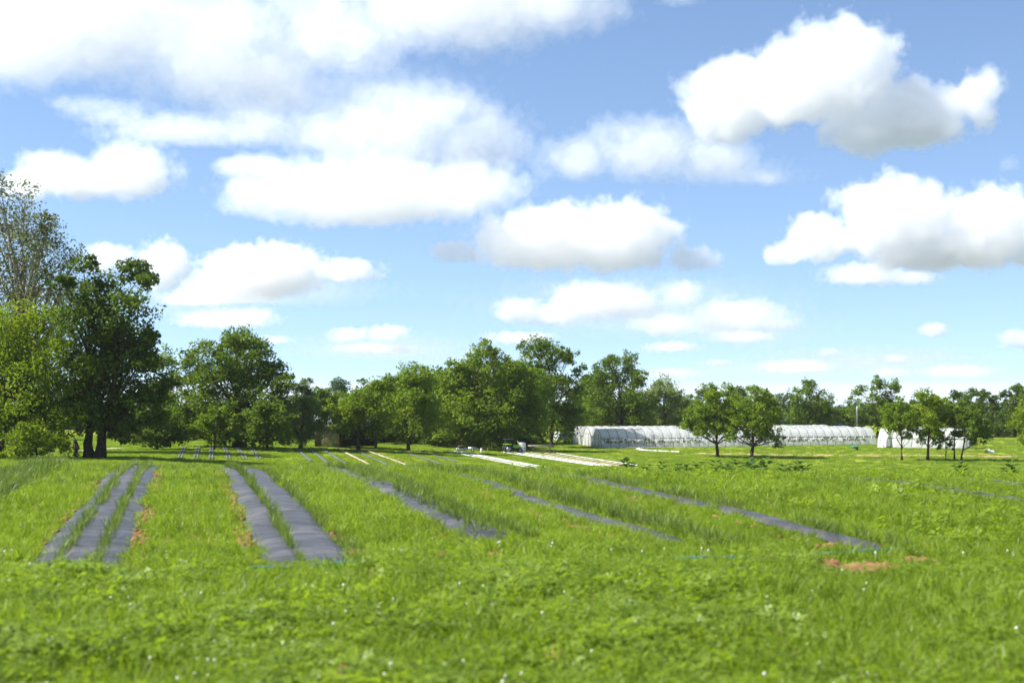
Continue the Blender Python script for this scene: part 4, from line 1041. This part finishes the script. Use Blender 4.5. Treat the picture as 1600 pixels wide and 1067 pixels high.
def cloud(label, lobes, tau=14.0, soft=.30, seed=0, alt=800.0, vpx=3.0, depth_k=.75, bil=1.0, far=1.0):
    """lobes in photo pixels (centre x, y, half width, up, down); the cloud floats where its base reaches the altitude"""
    tau = TAUS.get(seed, tau*.24)*1.5
    base_row = max(l[1]+l[4] for l in lobes)
    el = math.atan((HOR-base_row)/F); dist = min(max(alt/max(math.tan(el), .02), 3000), 11000)*(1 + (seed*3 % 10)*.05)*far
    r = random.Random(seed); k = dist/F; L3 = []
    for (px, py, hw, hu, hd) in lobes:
        p = at_depth(px, py, dist); L3.append((p.x, dist + r.uniform(-.35, .35)*hw*k, p.z, hw*k, depth_k*(hw*.45+hu*.55)*k, hu*k, hd*k))
    A = np.array(L3)
    lo = np.array([(A[:,0]-A[:,3]*1.22).min(), (A[:,1]-A[:,4]*1.22).min(), (A[:,2]-A[:,6]*1.25).min()])
    hi = np.array([(A[:,0]+A[:,3]*1.22).max(), (A[:,1]+A[:,4]*1.22).max(), (A[:,2]+A[:,5]*1.30).max()])
    cen = (lo+hi)/2; half = (hi-lo)/2
    size = float(np.median(A[:,5]+A[:,6])); ns = float(np.clip(size*.40, 9*k, 48*k))
    me = bpy.data.meshes.new('cloud'); ob = bpy.data.objects.new('cloud', me); col.objects.link(ob); ob.location = cen
    g = bpy.data.node_groups.new('cloud', 'GeometryNodeTree')
    g.interface.new_socket('Geometry', in_out='INPUT', socket_type='NodeSocketGeometry')
    g.interface.new_socket('Geometry', in_out='OUTPUT', socket_type='NodeSocketGeometry')
    N, Lk = g.nodes, g.links; go = N.new('NodeGroupOutput')
    def m(op, a, b=None, c=None):
        n = N.new('ShaderNodeMath'); n.operation = op
        for i, v in enumerate((a, b, c)):
            if v is None: continue
            if isinstance(v, (int, float)): n.inputs[i].default_value = v
            else: Lk.new(v, n.inputs[i])
        return n.outputs[0]
    def vm(op, a, b=None, c=None):
        n = N.new('ShaderNodeVectorMath'); n.operation = op
        for i, v in enumerate((a, b, c)):
            if v is None: continue
            if isinstance(v, tuple): n.inputs[i].default_value = v
            else: Lk.new(v, n.inputs[i])
        return n.outputs[1] if op == 'LENGTH' else n.outputs[0]
    pos = N.new('GeometryNodeInputPosition').outputs[0]
    pn = vm('MULTIPLY_ADD', pos, (1/ns,)*3, (seed*37.1 % 91, seed*11.7 % 83, seed*5.3 % 71))
    nw = N.new('ShaderNodeTexNoise'); nw.inputs['Scale'].default_value = .45; nw.inputs['Detail'].default_value = 2; Lk.new(pn, nw.inputs['Vector'])
    wv = vm('MULTIPLY_ADD', nw.outputs['Color'], (ns*1.5, ns*1.5, ns*.8), (-ns*.75, -ns*.75, -ns*.4))
    q = vm('ADD', pos, wv); sp = N.new('ShaderNodeSeparateXYZ'); Lk.new(q, sp.inputs[0])
    cur = None
    for (x, y, z, rx, ry, ru, rd) in L3:
        x, y, z = x-cen[0], y-cen[1], z-cen[2]
        up = vm('LENGTH', vm('MAXIMUM', vm('MULTIPLY', vm('SUBTRACT', q, (x, y, z)), (1/rx, 1/ry, 1/ru)), (-1e4, -1e4, 0.0)))
        dn = m('MAXIMUM', m('MULTIPLY', m('SUBTRACT', sp.outputs[2], z), -1/rd), 0.0)
        d = m('SQRT', m('MULTIPLY_ADD', up, up, m('MULTIPLY', m('MULTIPLY', dn, dn), dn)))
        cur = d if cur is None else m('SMOOTH_MIN', cur, d, .18)
    f = m('SUBTRACT', 1.0, cur)
    amp = .50*bil; fr = .8; tot = None
    nv = vm('ADD', pn, vm('MULTIPLY', nw.outputs['Color'], (.6,)*3))
    for o_ in range(4):
        vo = N.new('ShaderNodeTexVoronoi'); vo.feature = 'F1'; vo.inputs['Scale'].default_value = fr; Lk.new(nv, vo.inputs['Vector'])
        t = m('MULTIPLY_ADD', vo.outputs['Distance'], -amp, amp*.5); tot = t if tot is None else m('ADD', tot, t)
        amp *= .60; fr *= 2.15
    n3 = N.new('ShaderNodeTexNoise'); n3.inputs['Scale'].default_value = 1.6; n3.inputs['Detail'].default_value = 6; n3.inputs['Roughness'].default_value = .62
    Lk.new(pn, n3.inputs['Vector'])
    tot = m('ADD', tot, m('MULTIPLY_ADD', n3.outputs[0], .85, -.425))
    dens = m('ADD', f, tot)
    vc = N.new('GeometryNodeVolumeCube'); vox = (vpx if size > 60*k else 2.2)*k
    vc.inputs['Min'].default_value = tuple(-half); vc.inputs['Max'].default_value = tuple(half)
    for nm, h in zip(('Resolution X', 'Resolution Y', 'Resolution Z'), half): vc.inputs[nm].default_value = max(8, int(2*h/vox))
    Lk.new(m('ADD', dens, 1.0), vc.inputs['Density'])
    jn = N.new('GeometryNodeJoinGeometry')
    # a thin veil, a looser rim and the thick heart
    for thr, share in ((0.0, .16), (soft*.40, .30), (soft, .54)):
        v2 = N.new('GeometryNodeVolumeToMesh'); v2.inputs['Threshold'].default_value = 1.0 + thr
        sm = N.new('GeometryNodeSetMaterial'); sm.inputs['Material'].default_value = cloud_mat(tau/size*share)
        Lk.new(vc.outputs[0], v2.inputs['Volume']); Lk.new(v2.outputs[0], sm.inputs[0])
        ss = N.new('GeometryNodeSetShadeSmooth'); Lk.new(sm.outputs[0], ss.inputs[0]); Lk.new(ss.outputs[0], jn.inputs[0])
    Lk.new(jn.outputs[0], go.inputs[0])
    ob.modifiers.new('cloud', 'NODES').node_group = g
    tag(ob, label, 'cloud', 'cumulus clouds'); PENDING.append(ob)
    return ob

def settle_clouds():
    """turn the grown shapes into plain meshes"""
    dg = bpy.context.evaluated_depsgraph_get()
    for ob in PENDING:
        me = bpy.data.meshes.new_from_object(ob.evaluated_get(dg)); me.name = 'cloud'
        ob.modifiers.clear(); ob.data = me
        print('CLOUD', len(me.polygons), len(me.materials))

cloud('huge grey-bottomed cloud filling the top left corner', [(100,20,300,150,135),(330,60,150,120,125),(10,50,150,90,85),(440,120,70,70,75),(480,40,90,80,80)], 9, .5, 1, vpx=3.6)
cloud('thin ragged cloud hanging below the top left cloud', [(270,195,150,30,26),(400,190,90,40,34),(180,180,80,22,20),(130,165,50,16,16)], 3, .7, 2)
cloud('wide cloud along the top edge left of centre', [(700,-10,230,90,110),(560,60,85,75,55),(870,0,115,60,60)], 8, .5, 3, vpx=3.4)
cloud('tiny wisp at the top edge right of centre', [(1060,0,40,14,14)], 2, .7, 4)
cloud('broad soft cloud right of the blue gap, upper centre', [(610,205,150,85,62),(745,215,105,70,55),(520,215,70,50,40),(690,160,90,40,50)], 6, .5, 5, vpx=3.2)
cloud('long flat-based white cloud left of centre', [(560,290,215,58,60),(420,300,85,38,42),(735,295,95,50,46),(400,262,70,22,24)], 11, .35, 6, vpx=3.0)
cloud('white cloud above the left trees', [(85,268,68,40,46),(205,272,85,46,46),(30,288,60,30,30),(140,285,110,30,32)], 11, .35, 7)
cloud('tall bright cumulus with a dark base at upper right', [(1310,105,92,80,105),(1160,140,95,58,75),(1235,120,80,60,85),(1440,165,90,45,65),(1528,152,42,48,56),(1380,200,110,40,46),(1150,180,85,30,40)], 20, .18, 8, vpx=2.5)
cloud('soft grey-white cloud left of the tall cumulus', [(1010,225,120,48,62),(900,245,80,40,42),(1110,250,85,40,38),(1200,275,50,16,14)], 5, .5, 9)
cloud('white domed cloud in the middle of the sky', [(860,368,130,58,56),(970,362,100,52,66),(1085,402,50,20,22),(710,394,44,22,20)], 15, .20, 10, vpx=2.6)
cloud('large white cumulus at the right edge', [(1400,332,105,62,80),(1545,345,105,58,82),(1290,368,68,40,40),(1225,398,45,18,18),(1470,390,130,30,36)], 17, .20, 11, vpx=2.5)
cloud('small ragged cloud under the right edge cumulus', [(1350,428,75,20,20),(1430,432,50,12,14)], 8, .4, 12)
cloud('small white tower cloud behind the left trees', [(258,412,46,40,50),(170,400,50,24,30),(150,395,30,20,22)], 14, .28, 13)
cloud('lumpy white cloud over the round-crowned tree', [(420,420,105,42,50),(540,422,62,22,20),(340,440,60,24,28),(330,462,110,14,14)], 11, .3, 14)
cloud('low flat cloud left over the round-crowned tree', [(345,497,92,16,16),(400,490,36,14,14)], 6, .45, 15)
cloud('faint low cloud touching the round-crowned tree', [(430,530,36,9,9)], 4, .5, 16)
cloud('small low cloud left of the centre trees', [(545,522,38,14,14),(605,518,42,14,16),(585,543,75,9,9)], 6, .45, 17)
cloud('patchy pale cloud below the domed cloud', [(930,468,90,32,38),(810,482,46,22,24),(870,490,60,18,22),(1000,470,50,24,30)], 8, .4, 18)
cloud('pale ragged cloud right below the domed cloud', [(1065,455,42,22,26),(1150,492,95,30,34),(1040,505,70,18,22),(1220,505,40,14,14)], 6, .5, 19)
cloud('low thin cloud above the trees right of centre', [(1050,541,52,10,11),(1160,525,60,10,12)], 5, .5, 20)
cloud('low bright cloud over the pair of trees', [(1240,573,70,12,13)], 8, .35, 21)
cloud('small round cloud low at right', [(1462,513,25,14,15)], 10, .3, 22, far=.7)
cloud('small cloud at the right edge low down', [(1592,528,34,17,18)], 10, .3, 23)
cloud('tiny low cloud left of the small round cloud', [(1402,560,25,9,9)], 6, .4, 24)
cloud('tiny faint cloud over the rounded tree', [(1295,550,24,8,8)], 5, .4, 25)
cloud('long low cloud over the right treeline', [(1500,580,75,12,12),(1390,581,45,9,9)], 6, .4, 26)
cloud('low cloud behind the tallest centre tree', [(810,526,65,10,14)], 6, .4, 27)
cloud('pale low cloud right of the lumpy dark tree', [(1050,582,60,9,11),(1120,566,35,7,8)], 5, .45, 28, far=1.7)
cloud('faint wisp near the right edge below the tall cumulus', [(1575,256,20,15,14)], 2.5, .6, 29)
for i, (lab, lb) in enumerate([
    ('thin veil of cloud around the patchy pale clouds right of centre', [(1000,480,260,52,48),(1160,520,160,34,30)]),
    ('thin veil of cloud under the lumpy white cloud at left', [(430,455,190,28,26),(320,480,120,20,18)]),
    ('thin low veil of cloud over the right treeline', [(1380,560,230,22,22),(1200,575,150,14,16)]),
    ('thin low veil of cloud left of the centre trees', [(600,545,170,26,18),(720,560,120,16,14)]),
    ('thin veil of cloud filling the gap below the top clouds', [(560,130,200,50,46),(420,215,120,26,30)]),
    ('thin veil of cloud trailing right of the soft grey-white cloud', [(1150,275,110,24,20)])]):
    cloud(lab, lb, 1.9, .85, 50+i, far=1.35, bil=1.2, vpx=3.6)
settle_clouds()

# ------------------------------------------------------------------ faint summer haze over the land
hz = MB().box((0, 8300, -312), (19900, 26200, 688)).build('haze', None)
hm = bpy.data.materials.new('summer_haze'); hm.use_nodes = True; hm.node_tree.nodes.clear()
hv = hm.node_tree.nodes.new('ShaderNodeVolumePrincipled'); hv.inputs['Color'].default_value = (.90, .94, 1.0, 1); hv.inputs['Density'].default_value = HAZE; hv.inputs['Density Attribute'].default_value = ''
ho = hm.node_tree.nodes.new('ShaderNodeOutputMaterial'); hm.node_tree.links.new(hv.outputs[0], ho.inputs['Volume'])
hz.data.materials.append(hm); tag(hz, 'faint summer haze over the whole farm', 'haze', kind='stuff')
